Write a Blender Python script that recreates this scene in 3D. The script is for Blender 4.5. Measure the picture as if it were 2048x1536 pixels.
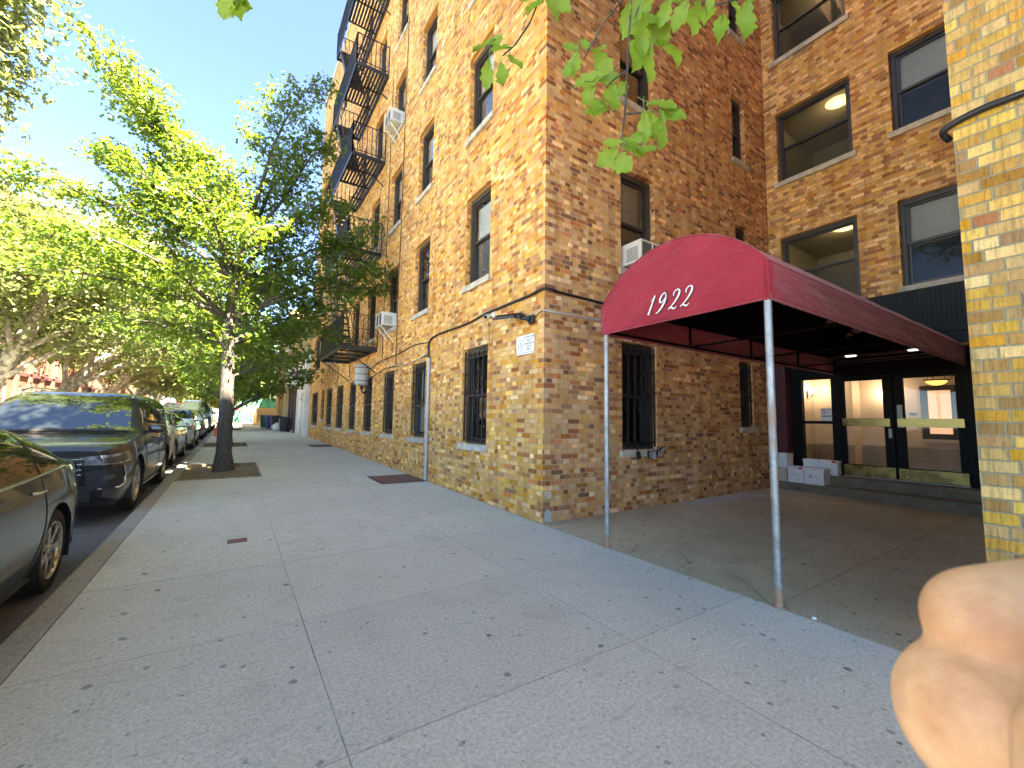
import bpy, bmesh, math, random
import numpy as np
from mathutils import Vector, Matrix

R_ = math.radians
scene = bpy.context.scene
for o in list(bpy.data.objects):
    bpy.data.objects.remove(o)
COL = scene.collection

# ------------------------------------------------------------------ camera, sky, sun, exposure
CAM = Vector((-3.454, -4.473, 1.340))
FWD = Vector((0.54774281, 0.83227505, 0.08541692))
RGT = Vector((0.83450403, -0.55078737, 0.01537171))
UPV = Vector((-0.05984006, -0.06286102, 0.99622671))
cd = bpy.data.cameras.new('camera')
cd.sensor_fit = 'HORIZONTAL'
cd.sensor_width = 36.0
cd.lens = 36.0 * 842.0 / 2048.0
cd.clip_start = 0.005
cd.clip_end = 2000.0
cd.dof.use_dof = True
cd.dof.focus_distance = 7.0
cd.dof.aperture_fstop = 14.8 / 0.8
co = bpy.data.objects.new('camera', cd)
COL.objects.link(co)
mw = Matrix((RGT, UPV, -FWD)).transposed().to_4x4()
mw.translation = CAM
co.matrix_world = mw
scene.camera = co

SUN_EL = R_(55.0)
SUN_AZ = R_(-65.0)
SUN_DIR = Vector((math.cos(SUN_EL) * math.cos(SUN_AZ), math.cos(SUN_EL) * math.sin(SUN_AZ), math.sin(SUN_EL)))
world = bpy.data.worlds.new('World')
scene.world = world
world.use_nodes = True
wn_ = world.node_tree
bg = wn_.nodes['Background']
sky = wn_.nodes.new('ShaderNodeTexSky')
sky.sky_type = 'NISHITA'
sky.sun_disc = False
sky.sun_elevation = SUN_EL
sky.sun_rotation = math.atan2(SUN_DIR.x, SUN_DIR.y)
sky.altitude = 20
sky.air_density = 0.6
sky.dust_density = 0.05
sky.ozone_density = 6.0
wn_.links.new(sky.outputs[0], bg.inputs[0])
bg.inputs[1].default_value = 0.05
sl = bpy.data.lights.new('sun', 'SUN')
sl.energy = 5.0
sl.angle = R_(0.5)
sl.color = (1.0, 0.95, 0.87)
so = bpy.data.objects.new('sun', sl)
COL.objects.link(so)
so.rotation_euler = SUN_DIR.to_track_quat('Z', 'Y').to_euler()
so.location = (0, 0, 60)
scene.view_settings.view_transform = 'Standard'
scene.view_settings.look = 'None'
scene.view_settings.exposure = 4.4
scene.view_settings.use_white_balance = True
scene.view_settings.white_balance_temperature = 7800
scene.view_settings.white_balance_tint = 10.0
scene.view_settings.gamma = 1.0
scene.view_settings.use_curve_mapping = False
scene.cycles.max_bounces = 8
scene.cycles.diffuse_bounces = 4
scene.cycles.glossy_bounces = 3
scene.cycles.transmission_bounces = 4
scene.cycles.transparent_max_bounces = 8
scene.cycles.sample_clamp_indirect = 6.0
scene.cycles.use_denoising = True

# ------------------------------------------------------------------ helpers
def G(y):
    return 0.0142 * min(max(y, 0.0), 60.0)

def offs(parent):
    v = Vector((0, 0, 0))
    while parent is not None:
        v += parent.location
        parent = parent.parent
    return v

class MB:
    """collects faces and links them as one mesh object"""
    def __init__(self):
        self.v, self.f, self.s = [], [], []
    def add(self, vs, fs, smooth=False):
        b = len(self.v)
        self.v += [tuple(p) for p in vs]
        for f in fs:
            self.f.append(tuple(i + b for i in f))
            self.s.append(smooth)
        return self
    def quad(self, a, b, c, d):
        return self.add([a, b, c, d], [(0, 1, 2, 3)])
    def box(self, x0, x1, y0, y1, z0, z1):
        x0, x1 = min(x0, x1), max(x0, x1); y0, y1 = min(y0, y1), max(y0, y1); z0, z1 = min(z0, z1), max(z0, z1)
        vs = [(x0, y0, z0), (x1, y0, z0), (x1, y1, z0), (x0, y1, z0), (x0, y0, z1), (x1, y0, z1), (x1, y1, z1), (x0, y1, z1)]
        return self.add(vs, [(0, 3, 2, 1), (4, 5, 6, 7), (0, 1, 5, 4), (1, 2, 6, 5), (2, 3, 7, 6), (3, 0, 4, 7)])
    def cbox(self, x0, x1, y0, y1, z0, z1, c=0.01):
        """box with chamfered edges"""
        bm = bmesh.new()
        bmesh.ops.create_cube(bm, size=1.0)
        for v in bm.verts:
            v.co = Vector(((x0 + x1) / 2 + v.co.x * (x1 - x0), (y0 + y1) / 2 + v.co.y * (y1 - y0), (z0 + z1) / 2 + v.co.z * (z1 - z0)))
        bmesh.ops.bevel(bm, geom=list(bm.edges), offset=c, segments=2, affect='EDGES', profile=0.5)
        bm.verts.index_update()
        self.add([v.co[:] for v in bm.verts], [[v.index for v in f.verts] for f in bm.faces])
        bm.free()
        return self
    def obox(self, c, ax, ay, az, hx, hy, hz):
        c = Vector(c); ax, ay, az = Vector(ax), Vector(ay), Vector(az)
        vs = []
        for k in (-1, 1):
            for (i, j) in ((-1, -1), (1, -1), (1, 1), (-1, 1)):
                vs.append(c + ax * hx * i + ay * hy * j + az * hz * k)
        return self.add(vs, [(0, 3, 2, 1), (4, 5, 6, 7), (0, 1, 5, 4), (1, 2, 6, 5), (2, 3, 7, 6), (3, 0, 4, 7)])
    def bar(self, a, b, w, t=None, up=(0, 0, 1)):
        """rectangular bar from a to b"""
        a, b = Vector(a), Vector(b)
        t = w if t is None else t
        d = (b - a).normalized()
        s = d.cross(Vector(up))
        if s.length < 1e-4:
            s = d.cross(Vector((1, 0, 0)))
        s.normalize()
        u = s.cross(d)
        return self.obox((a + b) / 2, d, s, u, (b - a).length / 2, w / 2, t / 2)
    def tube(self, pts, r, n=8, cap=True, smooth=True):
        pts = [Vector(p) for p in pts]
        rs = r if isinstance(r, (list, tuple)) else [r] * len(pts)
        vs, fs = [], []
        prev = None
        for i, p in enumerate(pts):
            if i == 0: d = pts[1] - pts[0]
            elif i == len(pts) - 1: d = pts[-1] - pts[-2]
            else: d = (pts[i + 1] - pts[i - 1])
            if d.length < 1e-9: d = Vector((0, 0, 1))
            d.normalize()
            if prev is None:
                s = d.cross(Vector((0, 0, 1)))
                if s.length < 1e-3: s = d.cross(Vector((1, 0, 0)))
            else:
                s = prev - d * prev.dot(d)
                if s.length < 1e-4: s = d.cross(Vector((0, 1, 0.3)))
            s.normalize(); prev = s
            u = d.cross(s)
            for k in range(n):
                a = 2 * math.pi * k / n
                vs.append(p + (s * math.cos(a) + u * math.sin(a)) * rs[i])
        for i in range(len(pts) - 1):
            for k in range(n):
                k2 = (k + 1) % n
                fs.append((i * n + k, i * n + k2, (i + 1) * n + k2, (i + 1) * n + k))
        self.add(vs, fs, smooth)
        if cap:
            b = len(vs)
            self.add(vs[:n], [tuple(range(n))[::-1]])
            self.add(vs[-n:], [tuple(range(n))])
        return self
    def lathe(self, prof, n=24, M=None, smooth=True):
        """prof: list of (r, z), spun about local Z and then placed by M"""
        vs, fs = [], []
        for (r, z) in prof:
            for k in range(n):
                a = 2 * math.pi * k / n
                p = Vector((r * math.cos(a), r * math.sin(a), z))
                vs.append(M @ p if M else p)
        for i in range(len(prof) - 1):
            for k in range(n):
                k2 = (k + 1) % n
                fs.append((i * n + k, i * n + k2, (i + 1) * n + k2, (i + 1) * n + k))
        return self.add(vs, fs, smooth)
    def grid(self, fn, nu, nv, smooth=True, flip=False):
        vs = [fn(i / nu, j / nv) for j in range(nv + 1) for i in range(nu + 1)]
        fs = []
        for j in range(nv):
            for i in range(nu):
                a = j * (nu + 1) + i
                q = (a, a + 1, a + nu + 2, a + nu + 1)
                fs.append(q[::-1] if flip else q)
        return self.add(vs, fs, smooth)
    def poly(self, pts, M=None, th=0.0):
        """flat polygon (list of 2D points) placed by M, thickness along local +Z"""
        n = len(pts)
        P = [Vector((p[0], p[1], 0)) for p in pts] + [Vector((p[0], p[1], th)) for p in pts]
        if M: P = [M @ p for p in P]
        if th == 0: return self.add(P[:n], [tuple(range(n))])
        fs = [tuple(range(n))[::-1], tuple(range(n, 2 * n))]
        fs += [(i, (i + 1) % n, n + (i + 1) % n, n + i) for i in range(n)]
        return self.add(P, fs)
    def build(self, name, mat, parent=None, local=False):
        me = bpy.data.meshes.new(name)
        o_ = Vector((0, 0, 0)) if local else offs(parent)
        vs = [(p[0] - o_.x, p[1] - o_.y, p[2] - o_.z) for p in self.v]
        me.from_pydata(vs, [], self.f)
        me.polygons.foreach_set('use_smooth', self.s)
        if mat: me.materials.append(mat)
        me.update()
        o = bpy.data.objects.new(name, me)
        COL.objects.link(o)
        if parent: o.parent = parent
        return o

def tag(o, label=None, cat=None, group=None, kind=None):
    if label: o['label'] = label
    if cat: o['category'] = cat
    if group: o['group'] = group
    if kind: o['kind'] = kind
    return o

def thing(name, label, cat, loc=(0, 0, 0), rz=0.0, group=None):
    o = bpy.data.objects.new(name, None)
    o.empty_display_size = 0.1
    COL.objects.link(o)
    o.location = loc
    o.rotation_euler = (0, 0, rz)
    return tag(o, label, cat, group)

def copy_tree(o, parent=None):
    c = o.copy()
    COL.objects.link(c)
    if parent: c.parent = parent
    for ch in list(o.children):
        copy_tree(ch, c)
    return c

def text_mesh(s, size, M, name, mat, parent=None, th=0.002, align='CENTER', shear=0.0):
    cu = bpy.data.curves.new('lettering', 'FONT')
    cu.body = s; cu.size = size; cu.align_x = align; cu.align_y = 'CENTER'; cu.extrude = th; cu.shear = shear
    cu.resolution_u = 3
    ob = bpy.data.objects.new('lettering', cu)
    me = bpy.data.meshes.new_from_object(ob)
    bpy.data.objects.remove(ob)
    me.transform(M)
    o_ = offs(parent)
    me.transform(Matrix.Translation(-o_))
    me.materials.clear()
    me.materials.append(mat)
    me.name = name
    o = bpy.data.objects.new(name, me)
    COL.objects.link(o)
    if parent: o.parent = parent
    return o

# ------------------------------------------------------------------ materials
class NT:
    def __init__(self, name):
        self.m = bpy.data.materials.new(name)
        self.m.use_nodes = True
        self.t = self.m.node_tree
        self.b = self.t.nodes['Principled BSDF']
        self.out = self.t.nodes['Material Output']
    def n(self, typ, **kw):
        nd = self.t.nodes.new(typ)
        for k, v in kw.items(): setattr(nd, k, v)
        return nd
    def lk(self, a, b): self.t.links.new(a, b)
    def put(self, sock, val):
        if hasattr(val, 'is_linked') or isinstance(val, bpy.types.NodeSocket): self.lk(val, sock)
        else: sock.default_value = val
    def math(self, op, a, b=None, c=None, clamp=False):
        nd = self.n('ShaderNodeMath', operation=op, use_clamp=clamp)
        self.put(nd.inputs[0], a)
        if b is not None: self.put(nd.inputs[1], b)
        if c is not None: self.put(nd.inputs[2], c)
        return nd.outputs[0]
    def mix(self, f, a, b, blend='MIX'):
        nd = self.n('ShaderNodeMix', data_type='RGBA', blend_type=blend)
        self.put(nd.inputs[0], f)
        self.put(nd.inputs[6], a if not isinstance(a, tuple) else (*a[:3], 1))
        self.put(nd.inputs[7], b if not isinstance(b, tuple) else (*b[:3], 1))
        return nd.outputs[2]
    def mixf(self, f, a, b):
        nd = self.n('ShaderNodeMix', data_type='FLOAT')
        self.put(nd.inputs[0], f); self.put(nd.inputs[2], a); self.put(nd.inputs[3], b)
        return nd.outputs[0]
    def rng(self, v, a, b, c=0.0, d=1.0, smooth=False):
        nd = self.n('ShaderNodeMapRange', interpolation_type='SMOOTHSTEP' if smooth else 'LINEAR')
        for i, x in enumerate((v, a, b, c, d)): self.put(nd.inputs[i], x)
        return nd.outputs[0]
    def coord(self, which='Object'):
        return self.n('ShaderNodeTexCoord').outputs[which]
    def sep(self, v):
        nd = self.n('ShaderNodeSeparateXYZ'); self.lk(v, nd.inputs[0]); return nd.outputs
    def comb(self, x, y, z=0.0):
        nd = self.n('ShaderNodeCombineXYZ')
        for i, q in enumerate((x, y, z)): self.put(nd.inputs[i], q)
        return nd.outputs[0]
    def noise(self, v, scale, detail=4.0, rough=0.55, col=False):
        nd = self.n('ShaderNodeTexNoise')
        self.lk(v, nd.inputs['Vector'])
        nd.inputs['Scale'].default_value = scale; nd.inputs['Detail'].default_value = detail; nd.inputs['Roughness'].default_value = rough
        return nd.outputs[1] if col else nd.outputs[0]
    def white(self, v, dim='3D'):
        nd = self.n('ShaderNodeTexWhiteNoise', noise_dimensions=dim)
        if dim == '1D': self.put(nd.inputs['W'], v)
        else: self.lk(v, nd.inputs['Vector'])
        return nd.outputs
    def ramp(self, f, stops, const=False):
        nd = self.n('ShaderNodeValToRGB')
        nd.color_ramp.interpolation = 'CONSTANT' if const else 'LINEAR'
        el = nd.color_ramp.elements
        while len(el) < len(stops): el.new(0.5)
        for e, (p, c) in zip(el, stops):
            e.position = p
            e.color = (*c, 1) if len(c) == 3 else c
        self.lk(f, nd.inputs[0])
        return nd.outputs[0]
    def voro(self, v, scale, feature='F1', out=0):
        nd = self.n('ShaderNodeTexVoronoi', feature=feature, voronoi_dimensions='2D')
        self.lk(v, nd.inputs['Vector']); nd.inputs['Scale'].default_value = scale
        return nd.outputs
    def bump(self, h, strength=0.5, dist=0.01):
        nd = self.n('ShaderNodeBump')
        self.lk(h, nd.inputs['Height']); nd.inputs['Strength'].default_value = strength; nd.inputs['Distance'].default_value = dist
        self.lk(nd.outputs[0], self.b.inputs['Normal'])
    def set(self, **kw):
        al = dict(base='Base Color', rough='Roughness', metal='Metallic', spec='Specular IOR Level', ior='IOR', coat='Coat Weight', coatr='Coat Roughness', sub='Subsurface Weight', em='Emission Color', es='Emission Strength', trans='Transmission Weight', alpha='Alpha')
        for k, v in kw.items():
            s = self.b.inputs[al[k]]
            if isinstance(v, tuple) and len(v) == 3: v = (*v, 1)
            self.put(s, v)
        return self

def plain(name, col, rough=0.6, var=0.12, scale=9.0, bump=0.0, **kw):
    """paint or plain stuff with some unevenness of its own"""
    n = NT(name)
    c = n.coord()
    f = n.noise(c, scale, 5)
    n.set(base=n.mix(n.rng(f, 0.3, 0.7), tuple(x * (1 - var) for x in col), tuple(min(1, x * (1 + var)) for x in col)), rough=rough, **kw)
    n.set(rough=n.rng(f, 0.2, 0.8, max(0.02, rough - 0.08), min(1, rough + 0.08)))
    if bump: n.bump(n.noise(c, scale * 6, 4), bump, 0.004)
    return n.m

def emit(name, col, s):
    n = NT(name)
    n.set(base=col, em=col, es=s)
    return n.m

def brick_mat(name, palette, mortar, rh=0.0686, per=0.312, tint=1.0, rug=0.35, rugc=0.55, gs=85.0):
    n = NT(name)
    c = n.coord()
    dist = n.noise(c, 7.0, 2, col=True)
    c2 = n.n('ShaderNodeVectorMath', operation='MULTIPLY_ADD')
    n.lk(dist, c2.inputs[0]); c2.inputs[1].default_value = (0.006, 0.006, 0.006); n.lk(c, c2.inputs[2])
    x, y, z = n.sep(c2.outputs[0])
    nx = n.math('ABSOLUTE', n.sep(n.n('ShaderNodeNewGeometry').outputs['True Normal'])[0])
    u = n.mixf(n.math('GREATER_THAN', nx, 0.5), x, y)
    v = n.math('DIVIDE', z, rh)
    row = n.math('FLOOR', v)
    fv = n.math('SUBTRACT', v, row)
    odd = n.math('MODULO', n.math('ADD', row, 1000.0), 2.0)
    jit = n.math('MULTIPLY', n.white(row, '1D')[0], 0.12)
    uu = n.math('ADD', n.math('ADD', n.math('DIVIDE', u, per), n.math('MULTIPLY', odd, 0.5)), n.math('ADD', jit, 500.0))
    cell = n.math('FLOOR', uu)
    fr = n.math('SUBTRACT', uu, cell)
    # one long brick and one header per cell; in some cells the long one is two headers
    h1 = n.math('GREATER_THAN', fr, 0.6667)
    split = n.math('GREATER_THAN', n.white(n.comb(cell, row, 9.0))[0], 0.72)
    h2 = n.math('MULTIPLY', n.math('MULTIPLY', n.math('GREATER_THAN', fr, 0.3333), n.math('SUBTRACT', 1.0, h1)), split)
    lo = n.math('ADD', n.math('MULTIPLY', h1, 0.6667), n.math('MULTIPLY', h2, 0.3333))
    hi = n.math('ADD', n.math('ADD', 0.6667, n.math('MULTIPLY', h1, 0.3333)), n.math('MULTIPLY', n.math('MULTIPLY', split, -0.3333), n.math('SUBTRACT', 1.0, n.math('MAXIMUM', h1, h2))))
    bid = n.comb(n.math('ADD', cell, lo), row, 3.0)
    w = n.white(bid)
    du = n.math('MULTIPLY', n.math('MINIMUM', n.math('SUBTRACT', fr, lo), n.math('SUBTRACT', hi, fr)), per)
    dv = n.math('MULTIPLY', n.math('MINIMUM', fv, n.math('SUBTRACT', 1.0, fv)), rh)
    edge = n.math('MINIMUM', du, dv)
    mask = n.rng(edge, 0.0032, 0.0066, smooth=True)
    col = n.ramp(w[0], palette, True)
    hs = n.n('ShaderNodeHueSaturation')
    wr = n.sep(w[1])
    n.lk(n.rng(wr[1], 0, 1, 0.495, 0.505), hs.inputs['Hue'])
    n.lk(n.rng(wr[2], 0, 1, 0.85, 1.12), hs.inputs['Saturation'])
    n.lk(n.rng(wr[0], 0, 1, 0.82 * tint, 1.2 * tint), hs.inputs['Value'])
    n.lk(col, hs.inputs['Color'])
    sc = n.n('ShaderNodeMapping')
    n.lk(n.comb(u, z, 0.0), sc.inputs[0]); sc.inputs['Scale'].default_value = (1.0, 0.11, 1.0)
    grain = n.noise(sc.outputs[0], gs, 3, 0.6)
    dirt = n.noise(c, 0.9, 5, 0.6)
    fine = n.noise(c, 60.0, 3, 0.6)
    colv = n.mix(1.0, hs.outputs[0], n.mix(0.6, n.ramp(grain, [(0.25, (rugc, rugc, rugc * .95)), (0.56, (1.16, 1.16, 1.16))]), n.ramp(fine, [(0.25, (0.78, 0.76, 0.72)), (0.65, (1.14, 1.14, 1.14))])), 'MULTIPLY')
    colv = n.mix(1.0, colv, n.ramp(dirt, [(0.26, (0.80, 0.77, 0.72)), (0.6, (1.1, 1.1, 1.08))]), 'MULTIPLY')
    mcol = n.mix(n.rng(fine, 0.3, 0.7), tuple(m * 0.72 for m in mortar), mortar)
    st_ = n.n('ShaderNodeMapping'); n.lk(n.comb(u, z, 0.0), st_.inputs[0]); st_.inputs['Scale'].default_value = (1.0, 0.07, 1.0)
    streak = n.noise(st_.outputs[0], 5.5, 4, 0.6)
    soot = n.ramp(streak, [(0.30, (0.70, 0.67, 0.62)), (0.50, (1.0, 1.0, 1.0)), (0.72, (1.07, 1.06, 1.04))])
    n.set(base=n.mix(1.0, n.mix(mask, mcol, colv), soot, 'MULTIPLY'), rough=0.88, spec=0.25)
    hgt = n.math('ADD', n.math('MULTIPLY', mask, 1.0), n.math('ADD', n.math('MULTIPLY', grain, rug), n.math('MULTIPLY', wr[1], 0.35)))
    n.bump(hgt, 0.8, 0.007)
    return n.m

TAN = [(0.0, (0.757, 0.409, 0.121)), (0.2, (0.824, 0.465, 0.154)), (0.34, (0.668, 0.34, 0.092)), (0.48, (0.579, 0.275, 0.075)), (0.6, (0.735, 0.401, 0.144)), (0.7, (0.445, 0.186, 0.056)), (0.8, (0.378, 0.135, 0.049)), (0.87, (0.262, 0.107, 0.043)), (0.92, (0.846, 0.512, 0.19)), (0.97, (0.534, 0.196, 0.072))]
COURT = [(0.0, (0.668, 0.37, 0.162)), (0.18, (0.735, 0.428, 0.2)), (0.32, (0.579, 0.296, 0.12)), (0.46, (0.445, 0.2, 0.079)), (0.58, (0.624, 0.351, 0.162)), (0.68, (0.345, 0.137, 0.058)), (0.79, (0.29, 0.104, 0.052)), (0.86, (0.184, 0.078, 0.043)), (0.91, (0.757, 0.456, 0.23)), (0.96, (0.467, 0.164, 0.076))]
REAR = [(0.0, (0.693, 0.4, 0.138)), (0.22, (0.756, 0.47, 0.184)), (0.4, (0.588, 0.32, 0.106)), (0.55, (0.441, 0.21, 0.078)), (0.68, (0.294, 0.13, 0.055)), (0.78, (0.714, 0.45, 0.193)), (0.9, (0.347, 0.15, 0.069))]
M = {}
M['brick'] = brick_mat('street_brick', TAN, (0.62, 0.42, 0.185))
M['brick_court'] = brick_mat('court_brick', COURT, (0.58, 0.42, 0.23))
M['brick_rear'] = brick_mat('rear_brick', REAR, (0.62, 0.40, 0.16))
WING = [(0.0, (0.607, 0.375, 0.101)), (0.22, (0.534, 0.303, 0.073)), (0.42, (0.405, 0.228, 0.062)), (0.58, (0.644, 0.423, 0.134)), (0.72, (0.285, 0.155, 0.05)), (0.84, (0.478, 0.247, 0.067)), (0.93, (0.313, 0.119, 0.05))]
M['brick_wing'] = brick_mat('wing_brick', WING, (0.33, 0.285, 0.17), rug=2.2, rugc=0.05, tint=0.92, gs=62.0)
M['brick_far'] = brick_mat('brown_brick', [(0, (0.35, 0.24, 0.17)), (0.4, (0.30, 0.19, 0.13)), (0.75, (0.38, 0.28, 0.2))], (0.4, 0.34, 0.27))
M['brick_red'] = brick_mat('red_brick', [(0, (0.19, 0.072, 0.045)), (0.4, (0.15, 0.055, 0.035)), (0.75, (0.22, 0.09, 0.06))], (0.22, 0.15, 0.11))
M['brick_yellow'] = brick_mat('yellow_brick', [(0, (0.60, 0.40, 0.14)), (0.5, (0.55, 0.35, 0.12)), (0.8, (0.64, 0.46, 0.2))], (0.55, 0.45, 0.25))
M['stone'] = plain('sill_stone', (0.46, 0.42, 0.33), 0.8, 0.3, 6, 0.3)
M['frame'] = plain('window_frame_paint', (0.052, 0.043, 0.036), 0.45, 0.2, 5)
M['sash'] = plain('sash_paint', (0.035, 0.03, 0.027), 0.4, 0.2, 5)
M['sash_grey'] = plain('sash_metal', (0.22, 0.21, 0.18), 0.4, 0.2, 5)
M['iron'] = plain('black_iron', (0.014, 0.014, 0.017), 0.42, 0.35, 14, 0.2, spec=0.5)
M['blind'] = plain('roller_blind', (0.62, 0.60, 0.54), 0.8, 0.06, 3)
M['curtain'] = plain('grey_curtain', (0.33, 0.33, 0.31), 0.85, 0.1, 3)
M['room'] = plain('room_plaster', (0.36, 0.33, 0.27), 0.85, 0.08, 1.5)
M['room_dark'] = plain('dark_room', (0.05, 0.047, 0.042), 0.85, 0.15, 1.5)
M['white_plastic'] = plain('white_plastic', (0.60, 0.59, 0.55), 0.4, 0.06, 6)
M['grey_metal'] = plain('grey_painted_metal', (0.40, 0.41, 0.42), 0.45, 0.12, 8)
M['dark_grille'] = plain('dark_louvre', (0.09, 0.09, 0.09), 0.5)
M['cable'] = plain('black_cable', (0.012, 0.012, 0.013), 0.5)
M['wire'] = plain('pale_wire', (0.55, 0.53, 0.47), 0.5)
M['black'] = plain('black_paint', (0.004, 0.004, 0.004), 0.6, spec=0.15)
M['chrome'] = plain('chrome', (0.75, 0.75, 0.76), 0.12, 0.03, metal=1.0)
M['rubber'] = plain('tyre_rubber', (0.016, 0.016, 0.016), 0.8, 0.2, 20, 0.3)
M['alloy'] = plain('alloy_wheel', (0.50, 0.49, 0.47), 0.28, 0.06, 10, metal=0.85)
M['alloy_dark'] = plain('dark_alloy', (0.12, 0.12, 0.12), 0.3, 0.06, 10, metal=0.7)
M['headlamp'] = plain('lamp_lens', (0.34, 0.35, 0.36), 0.12, 0.75, 13, metal=0.5, coat=1.0)
M['tail'] = plain('tail_lens', (0.45, 0.03, 0.02), 0.12, 0.2, 20, coat=1.0)
M['plastic'] = plain('black_plastic', (0.02, 0.02, 0.021), 0.5, 0.2)
M['orange'] = plain('cone_plastic', (0.85, 0.10, 0.03), 0.5)
M['brass'] = plain('brass_plate', (0.25, 0.185, 0.065), 0.28, 0.3, 5, metal=0.95)
M['maroon'] = plain('maroon_paint', (0.075, 0.015, 0.02), 0.5, 0.2, 5)
M['ribbed'] = plain('dark_panel', (0.012, 0.015, 0.013), 0.6, 0.2, 6, spec=0.25)
M['lobby_wall'] = plain('lobby_plaster', (0.66, 0.56, 0.45), 0.55, 0.07, 2.5)
M['lobby_dado'] = plain('lobby_dado_stone', (0.30, 0.26, 0.20), 0.4, 0.15, 4)
M['lobby_floor'] = plain('lobby_terrazzo', (0.34, 0.30, 0.24), 0.3, 0.15, 30)
M['frosted'] = emit('lit_frosted_pane', (1.0, 0.62, 0.42), 0.036)
M['bulb'] = emit('lit_bulb', (1.0, 0.78, 0.5), 4.0)
M['amber'] = emit('lit_amber_bowl', (1.0, 0.55, 0.14), 0.11)
M['downlight'] = emit('lit_downlight', (0.95, 0.95, 1.0), 0.9)
M['ceil_lamp'] = emit('lit_ceiling_lamp', (1.0, 0.80, 0.42), 0.075)
M['card'] = plain('white_card', (0.72, 0.71, 0.68), 0.75, 0.05, 6)
M['card_tan'] = plain('tan_card', (0.56, 0.46, 0.33), 0.8, 0.06, 6)
M['card_red'] = plain('red_print', (0.55, 0.03, 0.05), 0.7)
M['ink'] = plain('black_ink', (0.02, 0.02, 0.02), 0.7)
M['ink_grey'] = plain('grey_ink', (0.28, 0.28, 0.28), 0.7)
M['white_paint'] = plain('white_paint', (0.78, 0.77, 0.74), 0.5, 0.05)
M['soil'] = plain('pit_soil', (0.17, 0.13, 0.075), 0.95, 0.45, 14, 1.0)
M['hatch'] = plain('reddish_steel', (0.17, 0.085, 0.07), 0.6, 0.3, 8, 0.4)
M['bin_black'] = plain('bin_black_plastic', (0.018, 0.018, 0.021), 0.5)
M['bin_blue'] = plain('bin_blue_plastic', (0.03, 0.055, 0.18), 0.5)
M['bin_green'] = plain('bin_green_plastic', (0.02, 0.10, 0.065), 0.5)
M['bag_clear'] = plain('pale_bin_bag', (0.60, 0.60, 0.58), 0.35, 0.25, 12, 0.5)
M['green_board'] = plain('green_plywood', (0.05, 0.24, 0.16), 0.7, 0.15, 3)
M['wood'] = plain('weathered_boards', (0.26, 0.19, 0.12), 0.8, 0.4, 8)
M['far_white'] = plain('white_render', (0.70, 0.68, 0.64), 0.8, 0.12, 2)
M['awning_grey'] = plain('grey_awning', (0.45, 0.48, 0.5), 0.6)
M['brownstone'] = plain('maroon_shopfront', (0.12, 0.045, 0.045), 0.6)
M['tan_render'] = plain('tan_render', (0.55, 0.36, 0.16), 0.8, 0.12, 2)

def glass_mat(name, tint=(0.9, 0.93, 0.92), ior=1.5, boost=0.0):
    n = NT(name)
    t = n.n('ShaderNodeBsdfTransparent'); t.inputs[0].default_value = (*tint, 1)
    g = n.n('ShaderNodeBsdfGlossy'); g.inputs['Roughness'].default_value = 0.015; g.inputs[0].default_value = (1, 1, 1, 1)
    fr = n.n('ShaderNodeFresnel'); fr.inputs[0].default_value = ior
    w = n.n('ShaderNodeBump'); w.inputs['Strength'].default_value = 0.04; w.inputs['Distance'].default_value = 0.02
    n.lk(n.noise(n.coord(), 3.0, 2), w.inputs['Height'])
    n.lk(w.outputs[0], g.inputs['Normal'])
    mx = n.n('ShaderNodeMixShader')
    n.lk(n.math('ADD', fr.outputs[0], boost, clamp=True), mx.inputs[0]); n.lk(t.outputs[0], mx.inputs[1]); n.lk(g.outputs[0], mx.inputs[2])
    n.lk(mx.outputs[0], n.out.inputs[0])
    return n.m
M['pane'] = glass_mat('window_glass', ior=1.6, boost=0.06)
M['pane_clear'] = glass_mat('clear_window_glass', ior=1.3)
def screen_mat():
    n = NT('insect_screen')
    t = n.n('ShaderNodeBsdfTransparent'); n.set(base=(0.03, 0.03, 0.028), rough=0.8)
    mx = n.n('ShaderNodeMixShader'); mx.inputs[0].default_value = 0.55
    n.lk(t.outputs[0], mx.inputs[1]); n.lk(n.b.outputs[0], mx.inputs[2]); n.lk(mx.outputs[0], n.out.inputs[0])
    return n.m
M['screen'] = screen_mat()
M['door_glass'] = glass_mat('door_glass', (0.95, 0.95, 0.95), 1.45)
M['car_glass'] = NT('car_glass').set(base=(0.012, 0.016, 0.016), rough=0.03, ior=1.9, coat=0.6, coatr=0.02).m

def paint(name, col, metal=0.4, rough=0.28):
    n = NT(name)
    n.set(base=n.mix(n.rng(n.noise(n.coord(), 5, 4), 0.3, 0.7), tuple(x * 0.93 for x in col), col), metal=metal, rough=rough, coat=1.0, coatr=0.03)
    return n.m
M['paint_dark'] = paint('dark_green_grey_paint', (0.038, 0.042, 0.038))
M['paint_suv'] = paint('dark_brown_grey_paint', (0.040, 0.036, 0.034))
M['paint_silver'] = paint('silver_paint', (0.60, 0.56, 0.50), 0.3)
M['paint_pale'] = paint('pale_green_white_paint', (0.66, 0.74, 0.68), 0.0)
M['paint_charcoal'] = paint('charcoal_paint', (0.05, 0.055, 0.06))
M['paint_blue'] = paint('blue_paint', (0.10, 0.17, 0.34))
M['paint_white'] = paint('white_car_paint', (0.72, 0.72, 0.71), 0.0)
M['paint_red'] = paint('red_truck_paint', (0.50, 0.02, 0.02), 0.0)

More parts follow.
